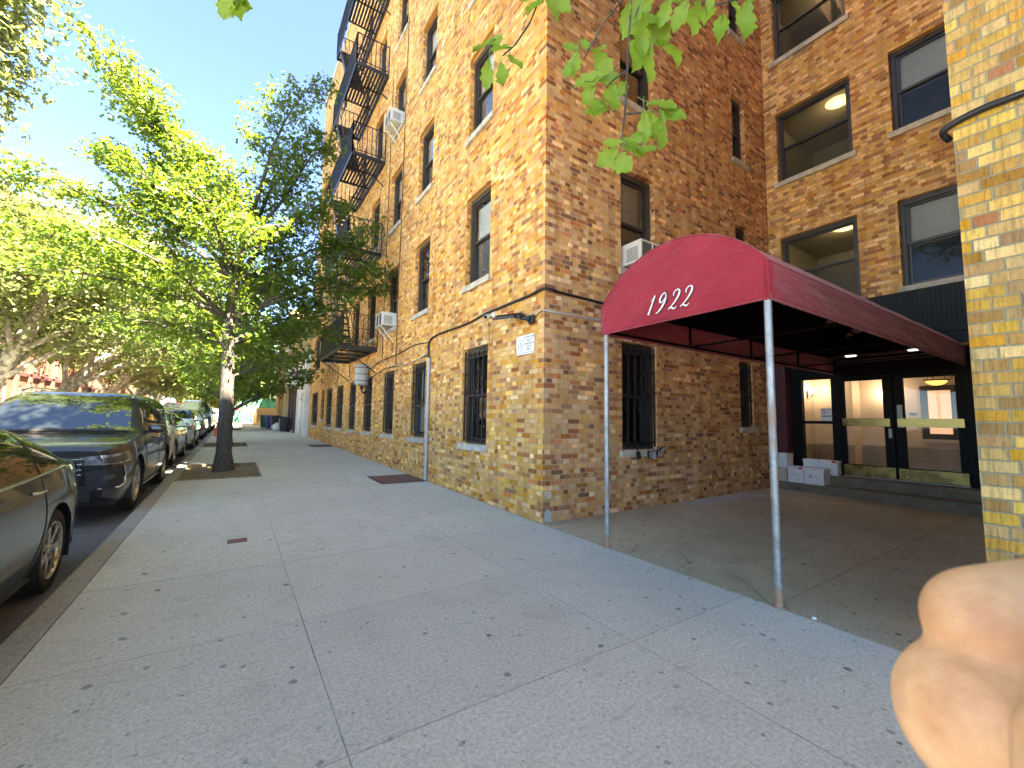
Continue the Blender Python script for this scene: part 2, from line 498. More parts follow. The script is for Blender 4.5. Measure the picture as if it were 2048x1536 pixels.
def fabric():
    n = NT('burgundy_canvas')
    c = n.coord()
    f = n.noise(c, 2.2, 5, 0.6)
    sc = n.n('ShaderNodeMapping'); n.lk(c, sc.inputs[0]); sc.inputs['Scale'].default_value = (0.4, 1.0, 2.2); sc.inputs['Rotation'].default_value = (0.25, 0, 0)
    wr = n.noise(sc.outputs[0], 3.4, 3, 0.5)
    weave = n.noise(c, 240, 2)
    n.set(base=n.mix(n.rng(f, 0.3, 0.72), (0.26, 0.015, 0.026), (0.34, 0.023, 0.038)), rough=0.8, spec=0.2)
    n.b.inputs['Sheen Weight'].default_value = 0.25
    n.bump(n.math('ADD', n.math('MULTIPLY', wr, 1.0), n.math('MULTIPLY', weave, 0.03)), 0.8, 0.07)
    return n.m
M['canvas'] = fabric()

def rusty():
    n = NT('galvanised_pole')
    c = n.coord()
    z = n.sep(c)[2]
    f = n.noise(c, 13, 6, 0.7)
    r = n.noise(c, 3.0, 4, 0.6)
    foot = n.rng(z, 0.0, 0.16, 0.55, 0.0)
    rust = n.rng(n.math('ADD', n.math('ADD', n.math('MULTIPLY', r, 0.7), n.math('MULTIPLY', f, 0.35)), foot), 0.55, 0.66)
    zinc = n.mix(n.rng(f, 0.35, 0.65), (0.20, 0.21, 0.20), (0.36, 0.37, 0.36))
    n.set(base=n.mix(rust, zinc, n.mix(f, (0.24, 0.10, 0.05), (0.42, 0.30, 0.20))), rough=n.mixf(rust, 0.42, 0.85), metal=n.mixf(rust, 0.5, 0.0))
    n.bump(f, 0.3, 0.003)
    return n.m
M['pole'] = rusty()

def bark(name, a, b, patch=None):
    n = NT(name)
    c = n.coord()
    sc = n.n('ShaderNodeMapping'); n.lk(c, sc.inputs[0]); sc.inputs['Scale'].default_value = (1, 1, 0.3)
    f = n.noise(sc.outputs[0], 22, 6, 0.65)
    col = n.mix(n.rng(f, 0.35, 0.65), a, b)
    if patch: col = n.mix(n.rng(n.noise(c, 4.5, 3, 0.5), 0.52, 0.56), col, patch)
    n.set(base=col, rough=0.9)
    n.bump(f, 0.9, 0.03)
    return n.m
M['bark'] = bark('oak_bark', (0.045, 0.038, 0.030), (0.105, 0.092, 0.072))
M['bark_plane'] = bark('plane_bark', (0.14, 0.115, 0.08), (0.25, 0.22, 0.16), (0.42, 0.38, 0.28))

def leaf(name, a, b, tr, trw=0.4, gloss=0.35):
    n = NT(name)
    g = n.n('ShaderNodeNewGeometry')
    f = g.outputs['Random Per Island']
    col = n.mix(f, a, b)
    n.set(base=col, rough=0.42, spec=gloss)
    t = n.n('ShaderNodeBsdfTranslucent')
    n.lk(n.mix(f, tuple(x * 0.85 for x in tr), tr), t.inputs[0])
    mx = n.n('ShaderNodeMixShader'); mx.inputs[0].default_value = trw
    n.lk(n.b.outputs[0], mx.inputs[1]); n.lk(t.outputs[0], mx.inputs[2]); n.lk(mx.outputs[0], n.out.inputs[0])
    return n.m
M['leaf'] = leaf('oak_leaves', (0.045, 0.098, 0.014), (0.085, 0.148, 0.024), (0.21, 0.29, 0.026))
M['leaf_plane'] = leaf('plane_leaves', (0.095, 0.125, 0.04), (0.15, 0.172, 0.065), (0.28, 0.31, 0.09), 0.5)
M['leaf_near'] = leaf('near_oak_leaves', (0.15, 0.28, 0.03), (0.24, 0.36, 0.04), (0.40, 0.58, 0.05), 0.42, 0.3)

def concrete(name, a, b, speck, joints=None, gum=True, rough=0.85, scale=1.0):
    n = NT(name)
    c = n.coord()
    x, y, z = n.sep(c)
    big = n.noise(c, 0.55, 5, 0.6)
    mid = n.noise(c, 3.5, 6, 0.65)
    fine = n.noise(c, 130 * scale, 3, 0.7)
    fine2 = n.noise(c, 48 * scale, 3, 0.6)
    col = n.mix(n.rng(n.math('ADD', n.math('MULTIPLY', big, 0.6), n.math('MULTIPLY', mid, 0.4)), 0.36, 0.64), a, b)
    col = n.mix(1.0, col, n.ramp(fine, [(0.30, (0.70, 0.70, 0.70)), (0.5, (0.99, 0.99, 0.99)), (0.70, (1.2, 1.2, 1.19))]), 'MULTIPLY')
    col = n.mix(1.0, col, n.ramp(fine2, [(0.28, (0.76, 0.76, 0.76)), (0.62, (1.1, 1.1, 1.1))]), 'MULTIPLY')
    sp = n.voro(c, 75 * scale)
    dots = n.math('MULTIPLY', n.math('LESS_THAN', sp[0], 0.2), n.math('GREATER_THAN', n.sep(sp[1])[0], 0.90))
    col = n.mix(n.math('MULTIPLY', dots, 0.7), col, speck)
    # scuffs
    sc = n.n('ShaderNodeMapping'); n.lk(c, sc.inputs[0]); sc.inputs['Scale'].default_value = (1, 3.2, 1); sc.inputs['Rotation'].default_value = (0, 0, 0.5)
    sm = n.noise(sc.outputs[0], 4.2, 5, 0.7)
    col = n.mix(n.rng(sm, 0.57, 0.72, 0.0, 0.42), col, tuple(q * 0.45 for q in a))
    if gum:
        for s_, th, pr, k in ((2.1, 0.055, 0.45, 0.85), (4.3, 0.078, 0.62, 0.6), (9.0, 0.105, 0.76, 0.52), (22.0, 0.14, 0.87, 0.5)):
            wob = n.n('ShaderNodeVectorMath', operation='MULTIPLY_ADD')
            n.lk(n.noise(c, 25, 2, col=True), wob.inputs[0]); wob.inputs[1].default_value = (0.02, 0.02, 0); n.lk(c, wob.inputs[2])
            vo = n.voro(wob.outputs[0], s_)
            w = n.sep(vo[1])
            rad = n.math('MULTIPLY', n.rng(w[1], 0, 1, 0.45, 1.0), th)
            m = n.math('MULTIPLY', n.rng(vo[0], n.math('MULTIPLY', rad, 0.75), rad, 1.0, 0.0), n.math('GREATER_THAN', w[0], pr))
            col = n.mix(n.math('MULTIPLY', m, n.rng(w[2], 0, 1, k * 0.45, k)), col, (0.035, 0.036, 0.038))
    h = n.math('ADD', n.math('MULTIPLY', fine, 0.3), n.math('MULTIPLY', mid, 0.3))
    if joints:
        jx, (y0, dy) = joints
        sx_ = n.math('ADD', n.math('GREATER_THAN', x, jx[0]), n.math('GREATER_THAN', x, jx[-1]))
        slab = n.white(n.comb(sx_, n.math('FLOOR', n.math('DIVIDE', n.math('SUBTRACT', y, y0), dy)), 2.0))[0]
        col = n.mix(1.0, col, n.ramp(slab, [(0.0, (0.955, 0.955, 0.96)), (1.0, (1.03, 1.03, 1.02))]), 'MULTIPLY')
        st = n.noise(c, 1.6, 5, 0.7)
        col = n.mix(n.rng(st, 0.55, 0.72, 0.0, 0.30), col, tuple(q * 0.55 for q in a))
        wob = n.math('MULTIPLY', n.math('SUBTRACT', mid, 0.5), 0.012)
        jm = None
        yy = n.math('ADD', n.math('SUBTRACT', y, y0), n.math('ADD', wob, 100 * dy))
        q = n.math('DIVIDE', yy, dy)
        fq = n.math('SUBTRACT', q, n.math('FLOOR', n.math('ADD', q, 0.5)))
        d = n.math('MULTIPLY', n.math('ABSOLUTE', fq), dy)
        wide = n.math('LESS_THAN', n.math('MODULO', n.math('FLOOR', n.math('ADD', q, 0.5)), 4.0), 0.5)
        jm = n.rng(d, n.mixf(wide, 0.0015, 0.004), n.mixf(wide, 0.005, 0.009), 1.0, 0.0)
        for xx in jx:
            d = n.math('ABSOLUTE', n.math('ADD', n.math('SUBTRACT', x, xx), wob))
            jm = n.math('MAXIMUM', jm, n.rng(d, 0.0015, 0.005, 1.0, 0.0))
            # the trowelled margin beside the joint
            band = n.math('MULTIPLY', n.rng(d, 0.03, 0.045, 1.0, 0.0), n.rng(big, 0.4, 0.6, 0.0, 0.16))
            col = n.mix(band, col, b)
        col = n.mix(n.math('MULTIPLY', jm, n.rng(mid, 0.35, 0.62, 0.06, 0.62)), col, (0.10, 0.095, 0.085))
        h = n.math('SUBTRACT', h, n.math('MULTIPLY', jm, 1.2))
    n.set(base=col, rough=rough, spec=0.3)
    n.bump(h, 0.5, 0.008)
    return n.m
M['sidewalk'] = concrete('sidewalk_concrete', (0.51, 0.49, 0.405), (0.59, 0.57, 0.48), (0.6, 0.6, 0.58), ((-2.99, -1.33), (0.03, 1.33)))
M['court'] = concrete('court_concrete', (0.37, 0.30, 0.19), (0.48, 0.40, 0.265), (0.5, 0.48, 0.42), ((20.0,), (-2.84, 14.0)))
M['patch'] = concrete('patch_concrete', (0.42, 0.39, 0.35), (0.48, 0.45, 0.41), (0.5, 0.5, 0.5), None, False)
M['kerb'] = concrete('kerb_concrete', (0.30, 0.28, 0.24), (0.38, 0.36, 0.31), (0.5, 0.5, 0.5), ((50.0,), (0.4, 3.05)), False)
M['step'] = plain('step_stone', (0.17, 0.132, 0.088), 0.85, 0.25, 5, 0.5)
M['asphalt'] = concrete('asphalt', (0.11, 0.11, 0.107), (0.16, 0.158, 0.152), (0.3, 0.3, 0.3), None, False, 0.8)
M['stalk'] = plain('green_stalk', (0.14, 0.20, 0.05), 0.6)
M['crack'] = plain('crack_dirt', (0.10, 0.085, 0.06), 0.9)
M['canopy_shade'] = plain('canopy_shade_black', (0.007, 0.002, 0.0025), 0.9, spec=0.1)  # near-black colour stands in for the deep shade inside the canopy
M['cord'] = plain('maroon_cord', (0.16, 0.07, 0.06), 0.7)
# skin
def skin_nodes():
    n = NT('hand_skin')
    c = n.coord()
    f = n.noise(c, 60, 4); g = n.noise(c, 420, 3)
    n.set(base=n.mix(n.rng(f, 0.35, 0.65), (0.66, 0.33, 0.15), (0.88, 0.53, 0.27)), rough=0.55, sub=0.25)
    n.b.inputs['Subsurface Radius'].default_value = (0.008, 0.003, 0.0015)
    n.bump(g, 0.5, 0.0009)
    return n.m
M['skin'] = skin_nodes()

# ------------------------------------------------------------------ ground, road, pavements, kerbs
YS = [-40, 0, 60, 420]
def strip(name, x0, x1, dz, mat, ys=YS, holes=()):
    m = MB()
    yb = sorted(set(list(ys) + [h[k] for h in holes for k in (2, 3)]))
    xb = sorted(set([x0, x1] + [min(max(h[k], x0), x1) for h in holes for k in (0, 1)]))
    for a, b in zip(yb, yb[1:]):
        for c, d in zip(xb, xb[1:]):
            cx, cy = (c + d) / 2, (a + b) / 2
            if any(h[0] < cx < h[1] and h[2] < cy < h[3] for h in holes): continue
            m.quad((c, a, G(a) + dz), (d, a, G(a) + dz), (d, b, G(b) + dz), (c, b, G(b) + dz))
    for (hx0, hx1, hy0, hy1) in holes:
        for (p, q) in (((hx0, hy0), (hx0, hy1)), ((hx0, hy1), (hx1, hy1)), ((hx1, hy1), (hx1, hy0)), ((hx1, hy0), (hx0, hy0))):
            m.quad((p[0], p[1], G(p[1]) + dz), (q[0], q[1], G(q[1]) + dz), (q[0], q[1], G(q[1]) + dz - 0.12), (p[0], p[1], G(p[1]) + dz - 0.12))
    return tag(m.build(name, mat), kind='structure')

PITS = [(-4.322, -2.90, 5.86, 8.55), (-4.322, -2.95, 14.15, 16.2), (-4.322, -2.95, 28.6, 30.6), (-4.322, -2.95, 44.0, 46.0)]
KX = -4.33
gm = MB()
gm.add([(-600, -300, -0.5), (600, -300, -0.5), (600, 0, -0.5), (-600, 0, -0.5), (600, 60, G(60) - 0.5), (-600, 60, G(60) - 0.5), (600, 900, G(60) - 0.5), (-600, 900, G(60) - 0.5)],
       [(0, 1, 2, 3), (3, 2, 4, 5), (5, 4, 6, 7)])
tag(gm.build('ground', M['asphalt']), kind='structure')
strip('sidewalk', KX, -0.045, 0.0, M['sidewalk'], holes=PITS)
strip('road', -13.7, -4.50, -0.135, M['asphalt'])
strip('opposite_sidewalk', -18.2, -13.7, 0.0, M['sidewalk'])
def kerb(name, x0, x1):
    m = MB()
    for a, b in zip(YS, YS[1:]):
        za, zb = G(a), G(b)
        m.quad((x0, a, za - .004), (x1, a, za - .004), (x1, b, zb - .004), (x0, b, zb - .004))
        m.quad((x0, a, za - .004), (x0, b, zb - .004), (x0, b, zb - .3), (x0, a, za - .3))
        m.quad((x1, b, zb - .004), (x1, a, za - .004), (x1, a, za - .3), (x1, b, zb - .3))
    return tag(m.build(name, M['kerb']), kind='structure')
kerb('kerb', -4.50, KX - 0.008)
kerb('opposite_kerb', -13.70, -13.55)
rng = random.Random(3)
for i, (x0, x1, y0, y1) in enumerate(PITS):
    m = MB()
    def soil(u, v, x0=x0, x1=x1, y0=y0, y1=y1):
        x, y = x0 + (x1 - x0) * u, y0 + (y1 - y0) * v
        r = math.hypot(x + 3.6, y - (y0 + y1) / 2)
        return (x, y, G(y) - 0.055 + 0.06 * math.exp(-r * 2.2) + 0.018 * math.sin(7 * x + 3 * y) * math.sin(5 * y))
    m.grid(soil, 24, 30)
    tag(m.build('soil', M['soil']), kind='structure')
    e = MB()     # thin timber edging round the pit
    for (a, b) in (((x0, y0), (x1, y0)), ((x1, y0), (x1, y1)), ((x1, y1), (x0, y1))):
        e.bar((a[0], a[1], G(a[1]) - 0.02), (b[0], b[1], G(b[1]) - 0.02), 0.035, 0.07)
    tag(e.build('pit_edging', M['wood']), 'timber edging round the bare earth of the %s tree pit' % ('nearest', 'second', 'third', 'farthest')[i], 'edging')
# courtyard floor
m = MB()
m.quad((-0.045, -3.93, -0.003), (6.6, -3.93, -0.02), (6.6, 0.0, 0.03), (-0.045, 0.0, -0.003))
m.quad((-0.045, -40, -0.003), (0.02, -40, -0.003), (0.02, -3.93, -0.003), (-0.045, -3.93, -0.003))
m.quad((-0.045, 0, -0.003), (0.02, 0, -0.003), (0.02, 60, G(60) - 0.003), (-0.045, 60, G(60) - 0.003))
tag(m.build('courtyard_floor', M['court']), kind='structure')
m = MB()
m.quad((2.82, -0.06, 0.015), (3.22, -1.13, 0.004), (5.30, -0.98, 0.016), (4.85, -0.05, 0.030))
tag(m.build('concrete_patch', M['patch']), kind='structure')
m = MB()
def crack(pts):
    for a, b in zip(pts, pts[1:]):
        d = Vector((b[0] - a[0], b[1] - a[1], 0)).normalized(); s = Vector((-d.y, d.x, 0)) * 0.0028
        z = lambda p: 0.003 + 0.0004 + 0.0125 * max(0, p[1] + 3.9) * p[0] / 6.6 * 0.6
        a3, b3 = Vector((a[0], a[1], z(a))), Vector((b[0], b[1], z(b)))
        m.quad(a3 - s, b3 - s, b3 + s, a3 + s)
crack([(0.02, -2.0), (0.25, -1.95), (0.42, -1.80), (0.5, -1.66), (0.46, -1.55)])
crack([(0.02, -1.45), (0.14, -1.40), (0.3, -1.3), (0.36, -1.22)])
crack([(0.6, -2.0), (0.8, -2.15), (1.0, -2.2), (1.15, -2.34), (1.4, -2.4)])
crack([(0.0, -2.78), (0.2, -2.55), (0.34, -2.34), (0.42, -2.2)])
tag(m.build('courtyard_cracks', M['crack']), kind='structure')
# entrance steps
m = MB()
m.cbox(6.0, 6.6, -3.93, -0.005, -0.1, 0.18, 0.012)
m.cbox(6.32, 6.72, -3.92, -0.62, 0.17, 0.355, 0.012)
m.cbox(6.34, 6.72, -0.615, -0.01, 0.17, 0.352, 0.012)
STEPS = m

# ------------------------------------------------------------------ the apartment building round the courtyard
apt = thing('apartment_building', 'tan brick apartment house with dark fire escape wrapping round a courtyard entrance', 'building')
ZT = 19.35
def frame_axes(wall):
    # origin fn, U (right seen from outside), D (inward)
    return {'street': (Vector((0, -1, 0)), Vector((1, 0, 0))), 'court': (Vector((1, 0, 0)), Vector((0, 1, 0))), 'rear': (Vector((0, -1, 0)), Vector((1, 0, 0)))}[wall]

def wall_with_holes(m, o, U, D, u0, u1, z0, z1, holes, depth=0.2):
    ub = sorted(set([u0, u1] + [h[0] for h in holes] + [h[1] for h in holes]))
    zb = sorted(set([z0, z1] + [h[2] for h in holes] + [h[3] for h in holes]))
    P = lambda u, z, d=0.0: o + U * u + D * d + Vector((0, 0, z))
    for a, b in zip(ub, ub[1:]):
        for c, d in zip(zb, zb[1:]):
            cu, cz = (a + b) / 2, (c + d) / 2
            if any(h[0] < cu < h[1] and h[2] < cz < h[3] for h in holes): continue
            m.quad(P(a, c), P(b, c), P(b, d), P(a, d))
    for (a, b, c, d) in holes:
        m.quad(P(a, c), P(a, d), P(a, d, depth), P(a, c, depth))
        m.quad(P(b, d), P(b, c), P(b, c, depth), P(b, d, depth))
        m.quad(P(a, d), P(b, d), P(b, d, depth), P(a, d, depth))
        m.quad(P(b, c), P(a, c), P(a, c, depth), P(b, c, depth))

def box_in(m, o, U, D, u0, u1, d0, d1, z0, z1):
    c = o + U * (u0 + u1) / 2 + D * (d0 + d1) / 2 + Vector((0, 0, (z0 + z1) / 2))
    m.obox(c, U, D, (0, 0, 1), abs(u1 - u0) / 2, abs(d1 - d0) / 2, abs(z1 - z0) / 2)

def window(o, U, D, u0, u1, z0, z1, blind=0.0, sill=True, room='room_dark', room_d=0.9, grille=None, bmat='blind', sash='sash', blind_low=False, lamp=None, parent=None, pane='pane', screen=True):
    w, h = u1 - u0, z1 - z0
    B = lambda m, a, b, d0, d1, c, d: box_in(m, o, U, D, u0 + a, u0 + b, d0, d1, z0 + c, z0 + d)
    fw = 0.055 if w > 0.7 else 0.035
    f = MB()
    B(f, 0, fw, 0.095, 0.205, 0, h); B(f, w - fw, w, 0.095, 0.205, 0, h); B(f, fw, w - fw, 0.095, 0.205, h - 0.085, h); B(f, fw, w - fw, 0.095, 0.205, 0, 0.045)
    B(f, fw, fw + 0.015, 0.115, 0.20, 0.045, h - 0.085); B(f, w - fw - 0.015, w - fw, 0.115, 0.20, 0.045, h - 0.085)
    win = f.build('window', M['frame'], parent or apt)
    a, b, lo, hi, mid = fw + 0.015, w - fw - 0.015, 0.045, h - 0.085, h * 0.5
    s = MB(); st = 0.042 if w > 0.7 else 0.028
    for (c, d, d0) in ((mid - 0.02, hi, 0.135), (lo, mid + 0.02, 0.168)):
        B(s, a, a + st, d0, d0 + 0.03, c, d); B(s, b - st, b, d0, d0 + 0.03, c, d)
        B(s, a + st, b - st, d0, d0 + 0.03, d - 0.042, d); B(s, a + st, b - st, d0, d0 + 0.03, c, c + 0.045)
    s.build('sash', M[sash], win)
    g = MB()
    P = lambda q, z, d: o + U * (u0 + q) + D * d + Vector((0, 0, z0 + z))
    for (c, d, d0) in ((mid - 0.02, hi, 0.15), (lo, mid + 0.02, 0.183)):
        g.quad(P(a + st, c + .04, d0), P(b - st, c + .04, d0), P(b - st, d - .04, d0), P(a + st, d - .04, d0))
    g.build('pane', M[pane], win)
    if screen:
        k = MB(); k.quad(P(a + st, lo + .04, 0.192), P(b - st, lo + .04, 0.192), P(b - st, mid - .03, 0.192), P(a + st, mid - .03, 0.192)); k.build('screen', M['screen'], win)
    if sill:
        k = MB(); box_in(k, o, U, D, u0 - 0.055, u1 + 0.055, -0.05, 0.098, z0 - 0.105, z0 - 0.003)
        k.build('sill', M['stone'], win)
    if blind:
        k = MB()
        if blind_low: B(k, a + 0.01, b - 0.01, 0.215, 0.225, lo, lo + (hi - lo) * blind)
        else: B(k, a + 0.01, b - 0.01, 0.215, 0.225, hi - (hi - lo) * blind, hi)
        k.build('blind', M[bmat], win)
    if grille:
        k = MB(); gd = 0.04
        rr = 0.011
        n = grille.get('n', 6)
        for i in range(n):
            q = 0.03 + (w - 0.06) * i / (n - 1)
            if grille.get('top') and 0 < i < n - 1: k.bar(P(q, h * grille['top'], gd), P(q, h - 0.06, gd), 2 * rr, 2 * rr); continue
            k.bar(P(q, 0.03, gd), P(q, h - 0.03 - (0.0 if i in (0, n - 1) else 0.05), gd), 2 * rr, 2 * rr)
        for z in grille.get('rails', (0.10, h * 0.5, h - 0.16)): k.bar(P(0.012, z, gd), P(w - 0.012, z, gd), 0.012, 0.03)
        if grille.get('scroll'):
            for sg in (1, -1):
                zc = h * 0.5 + sg * 0.09
                qc = w * 0.62; hw_ = w * 0.2
                for s2 in (-1, 1):
                    k.tube([P(qc + s2 * hw_, zc, gd - .015), P(qc, zc + sg * 0.32, gd - .015)], 0.0075, 6)
                    for (cx, cz, r0) in ((qc + s2 * hw_ * 0.55, zc - sg * 0.02, 0.05), (qc + s2 * 0.045, zc + sg * 0.36, 0.034)):
                        k.tube([P(cx + math.cos(t) * r0 * (1 - t / 9), cz + math.sin(t) * r0 * (1 - t / 9), gd - .015) for t in [i * 0.55 for i in range(11)]], 0.0065, 6)
        k.build('grille', M['iron'], win)
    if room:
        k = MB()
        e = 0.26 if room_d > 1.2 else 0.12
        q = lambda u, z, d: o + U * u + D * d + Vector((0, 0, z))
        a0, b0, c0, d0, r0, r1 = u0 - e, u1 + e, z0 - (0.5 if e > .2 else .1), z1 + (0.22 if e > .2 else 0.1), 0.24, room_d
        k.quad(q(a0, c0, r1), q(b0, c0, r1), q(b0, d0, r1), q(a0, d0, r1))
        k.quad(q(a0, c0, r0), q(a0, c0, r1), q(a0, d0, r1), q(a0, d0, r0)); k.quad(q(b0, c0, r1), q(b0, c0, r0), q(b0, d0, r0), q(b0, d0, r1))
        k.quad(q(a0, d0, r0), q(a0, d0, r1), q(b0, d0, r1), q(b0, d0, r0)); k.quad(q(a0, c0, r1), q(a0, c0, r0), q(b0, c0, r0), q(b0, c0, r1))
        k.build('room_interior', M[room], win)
        if lamp:
            k = MB(); T = Matrix.Translation(q(u0 + w * lamp[0], d0 - 0.005, lamp[1]))
            k.lathe([(0.0, -0.05), (0.13, -0.04), (0.2, -0.02), (0.23, 0.0)], 24, T)
            k.build('ceiling_lamp', M['ceil_lamp'], win)
            l = bpy.data.lights.new('room_glow', 'POINT'); l.energy = 0.32; l.color = (1.0, 0.78, 0.42); l.shadow_soft_size = 0.12
            lo = bpy.data.objects.new('room_glow', l); COL.objects.link(lo); lo.parent = win; lo.location = q(u0 + w * lamp[0], d0 - 0.22, lamp[1])
    return win

OS = Vector((0, 0, 0))
# street wall: u = -y
colsY = [(1.52, 2.42), (4.20, 5.10), (6.38, 7.32), (8.48, 9.42), (10.50, 11.46), (12.5, 13.72), (14.68, 15.95), (16.5, 17.36), (18.25, 20.1)]
floors = [(0.92, 2.60), (3.77, 5.46), (6.66, 8.33), (9.52, 11.17), (12.40, 14.05), (15.27, 16.92)]
street_holes = []
for fi, (z0, z1) in enumerate(floors):
    for ci, (y0, y1) in enumerate(colsY):
        if fi > 0 and ci in (5,): continue
        zz0 = z0 + 0.34 if ci == 7 else z0
        if ci == 7 and fi == 0: zz0 = 1.26
        street_holes.append((-y1, -y0, zz0, z1, fi, ci))
m = MB()
wall_with_holes(m, OS, *frame_axes('street'), -21.1, 0.0, -0.2, ZT, [h[:4] for h in street_holes])
m.build('wall', M['brick'], apt)
rnd = random.Random(11)
for (a, b, c, d, fi, ci) in street_holes:
    gr = None
    if fi == 0:
        if ci == 0: gr = dict(n=6, scroll=True)
        elif ci == 1: gr = dict(n=6, top=0.42, rails=(1.68 * 0.42, 1.5))
        elif ci != 7: gr = dict(n=6)
    bl = 0
    if fi == 0: bl = (0.0, 0.95, 0.8, 0.6, 0.5, 0.9, 0.4, 0, 0.6)[ci]
    elif rnd.random() < 0.75: bl = rnd.choice((0.35, 0.5, 0.5, 0.62, 0.95))
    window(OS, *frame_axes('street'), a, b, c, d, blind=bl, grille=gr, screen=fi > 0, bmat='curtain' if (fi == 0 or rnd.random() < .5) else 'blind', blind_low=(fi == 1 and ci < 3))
# courtyard wall: u = x
m = MB()
court_holes = []
for fi, (z0, z1) in enumerate(floors):
    court_holes.append((1.52, 2.36, z0 - 0.01, z1 - 0.01, fi, 0))
    court_holes.append((4.92, 5.42, (1.27 if fi == 0 else z0 + 0.2), z1 - 0.02, fi, 1))
wall_with_holes(m, OS, *frame_axes('court'), 0.0, 6.62, -0.2, ZT, [h[:4] for h in court_holes], 0.22)
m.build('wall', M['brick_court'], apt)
for (a, b, c, d, fi, ci) in court_holes:
    gr = None
    if fi == 0: gr = dict(n=6, scroll=True) if ci == 0 else dict(n=5)
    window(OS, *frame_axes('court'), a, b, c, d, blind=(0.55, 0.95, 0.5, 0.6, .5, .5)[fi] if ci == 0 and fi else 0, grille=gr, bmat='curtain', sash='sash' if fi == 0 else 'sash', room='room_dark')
# rear wall over the entrance: u = -y , at x = 6.29
OR = Vector((6.29, 0, 0))
rear_holes = []
for fi in range(1, 6):
    z0, z1 = floors[fi]
    rear_holes.append((0.24, 1.60, z0 - 0.02, z1 - 0.08, fi, 0))
    rear_holes.append((2.19, 3.35, z0 + 0.02, z1 - 0.08, fi, 1))
m = MB()
wall_with_holes(m, OR, *frame_axes('rear'), -0.001, 3.93, 2.66, ZT, [h[:4] for h in rear_holes], 0.22)
m.quad((6.29, -0.0, 2.66), (6.29, -3.93, 2.66), (6.60, -3.93, 2.66), (6.60, -0.0, 2.66))
m.build('wall', M['brick_rear'], apt)
for (a, b, c, d, fi, ci) in rear_holes:
    window(OR, *frame_axes('rear'), a, b, c, d, room='room', room_d=2.6, sash='sash', pane='pane_clear', blind=0 if ci == 0 else 0.52, bmat='curtain', lamp=(0.62, 1.0) if (ci == 0 and fi < 4) else None)
# near wing
m = MB()
m.quad((0, -3.93, -0.2), (0, -24, -0.2), (0, -24, ZT), (0, -3.93, ZT))
m.quad((6.9, -3.93, -0.2), (0, -3.93, -0.2), (0, -3.93, ZT), (6.9, -3.93, ZT))
w_ = m.build('wall', M['brick_wing'], apt)
w_['label'] = 'yellowish ribbed brick wall of the near wing'
# back walls, roof and parapet coping close the volume
m = MB()
m.quad((16, -24, -0.2), (16, 21.1, -0.2), (16, 21.1, ZT), (16, -24, ZT))
m.quad((0, 21.1, -0.2), (16, 21.1, -0.2), (16, 21.1, ZT), (0, 21.1, ZT))
m.quad((0, -24, -0.2), (16, -24, -0.2), (16, -24, ZT), (0, -24, ZT))
m.build('wall', M['brick_far'], apt)
m = MB()
m.box(0.3, 15.9, 0.3, 21.0, ZT - 0.9, ZT - 0.8); m.box(6.5, 15.9, -3.9, 0.29, ZT - 0.9, ZT - 0.8); m.box(0.3, 15.9, -23.9, -4.2, ZT - 0.9, ZT - 0.8)
m.build('roof', M['asphalt'], apt)
m = MB()
m.box(-0.06, 0.3, -0.06, 17.0, ZT, ZT + 0.12); m.box(-0.06, 0.3, 17.002, 21.15, ZT - 0.002, ZT + 0.4); m.box(0.302, 6.29, -0.06, 0.3, ZT, ZT + 0.12); m.box(6.23, 6.6, -3.93, -0.062, ZT, ZT + 0.12); m.box(-0.06, 0.3, -24, -3.87, ZT, ZT + 0.12)
m.build('coping', M['stone'], apt)
STEPS.build('entrance_steps', M['step'], apt)
# small repairs at the foot of the corner
m = MB()
m.poly([(0.0, 0), (0.10, -0.01), (0.12, 0.10), (0.05, 0.16), (0.0, 0.12)], Matrix(((1, 0, 0, 0.03), (0, 0, 1, -0.006), (0, 1, 0, 0.02), (0, 0, 0, 1))), 0.005)
m.build('mortar_repair', M['patch'], apt)
m = MB()
m.poly([(0.0, 0), (0.09, 0.0), (0.11, 0.06), (0.03, 0.085)], Matrix(((1, 0, 0, 0.04), (0, 0, 1, -0.006), (0, 1, 0, 0.31), (0, 0, 0, 1))), 0.005)
m.build('mortar_repair', M['patch'], apt)
m = MB()
m.add([(0.03, -0.03, 0.004), (0.45, -0.005, 0.006), (0.40, -0.06, 0.006), (0.12, -0.12, 0.005)], [(0, 1, 2, 3)][::-1])
m.build('mortar_repair', M['patch'], apt)
# ribbed dark panel over the entrance
m = MB()
m.box(6.235, 6.288, -1.618, -0.002, 2.70, 3.2)
m.box(6.235, 6.288, -3.92, -1.62, 2.70, 3.695)
for i in range(40):
    y = -1.65 - i * 0.0575
    m.box(6.222, 6.2345, y - 0.036, y, 3.02, 3.66)
m.box(6.20, 6.2345, -3.92, -1.62, 2.90, 2.99)
m.build('ribbed_panel', M['ribbed'], apt)
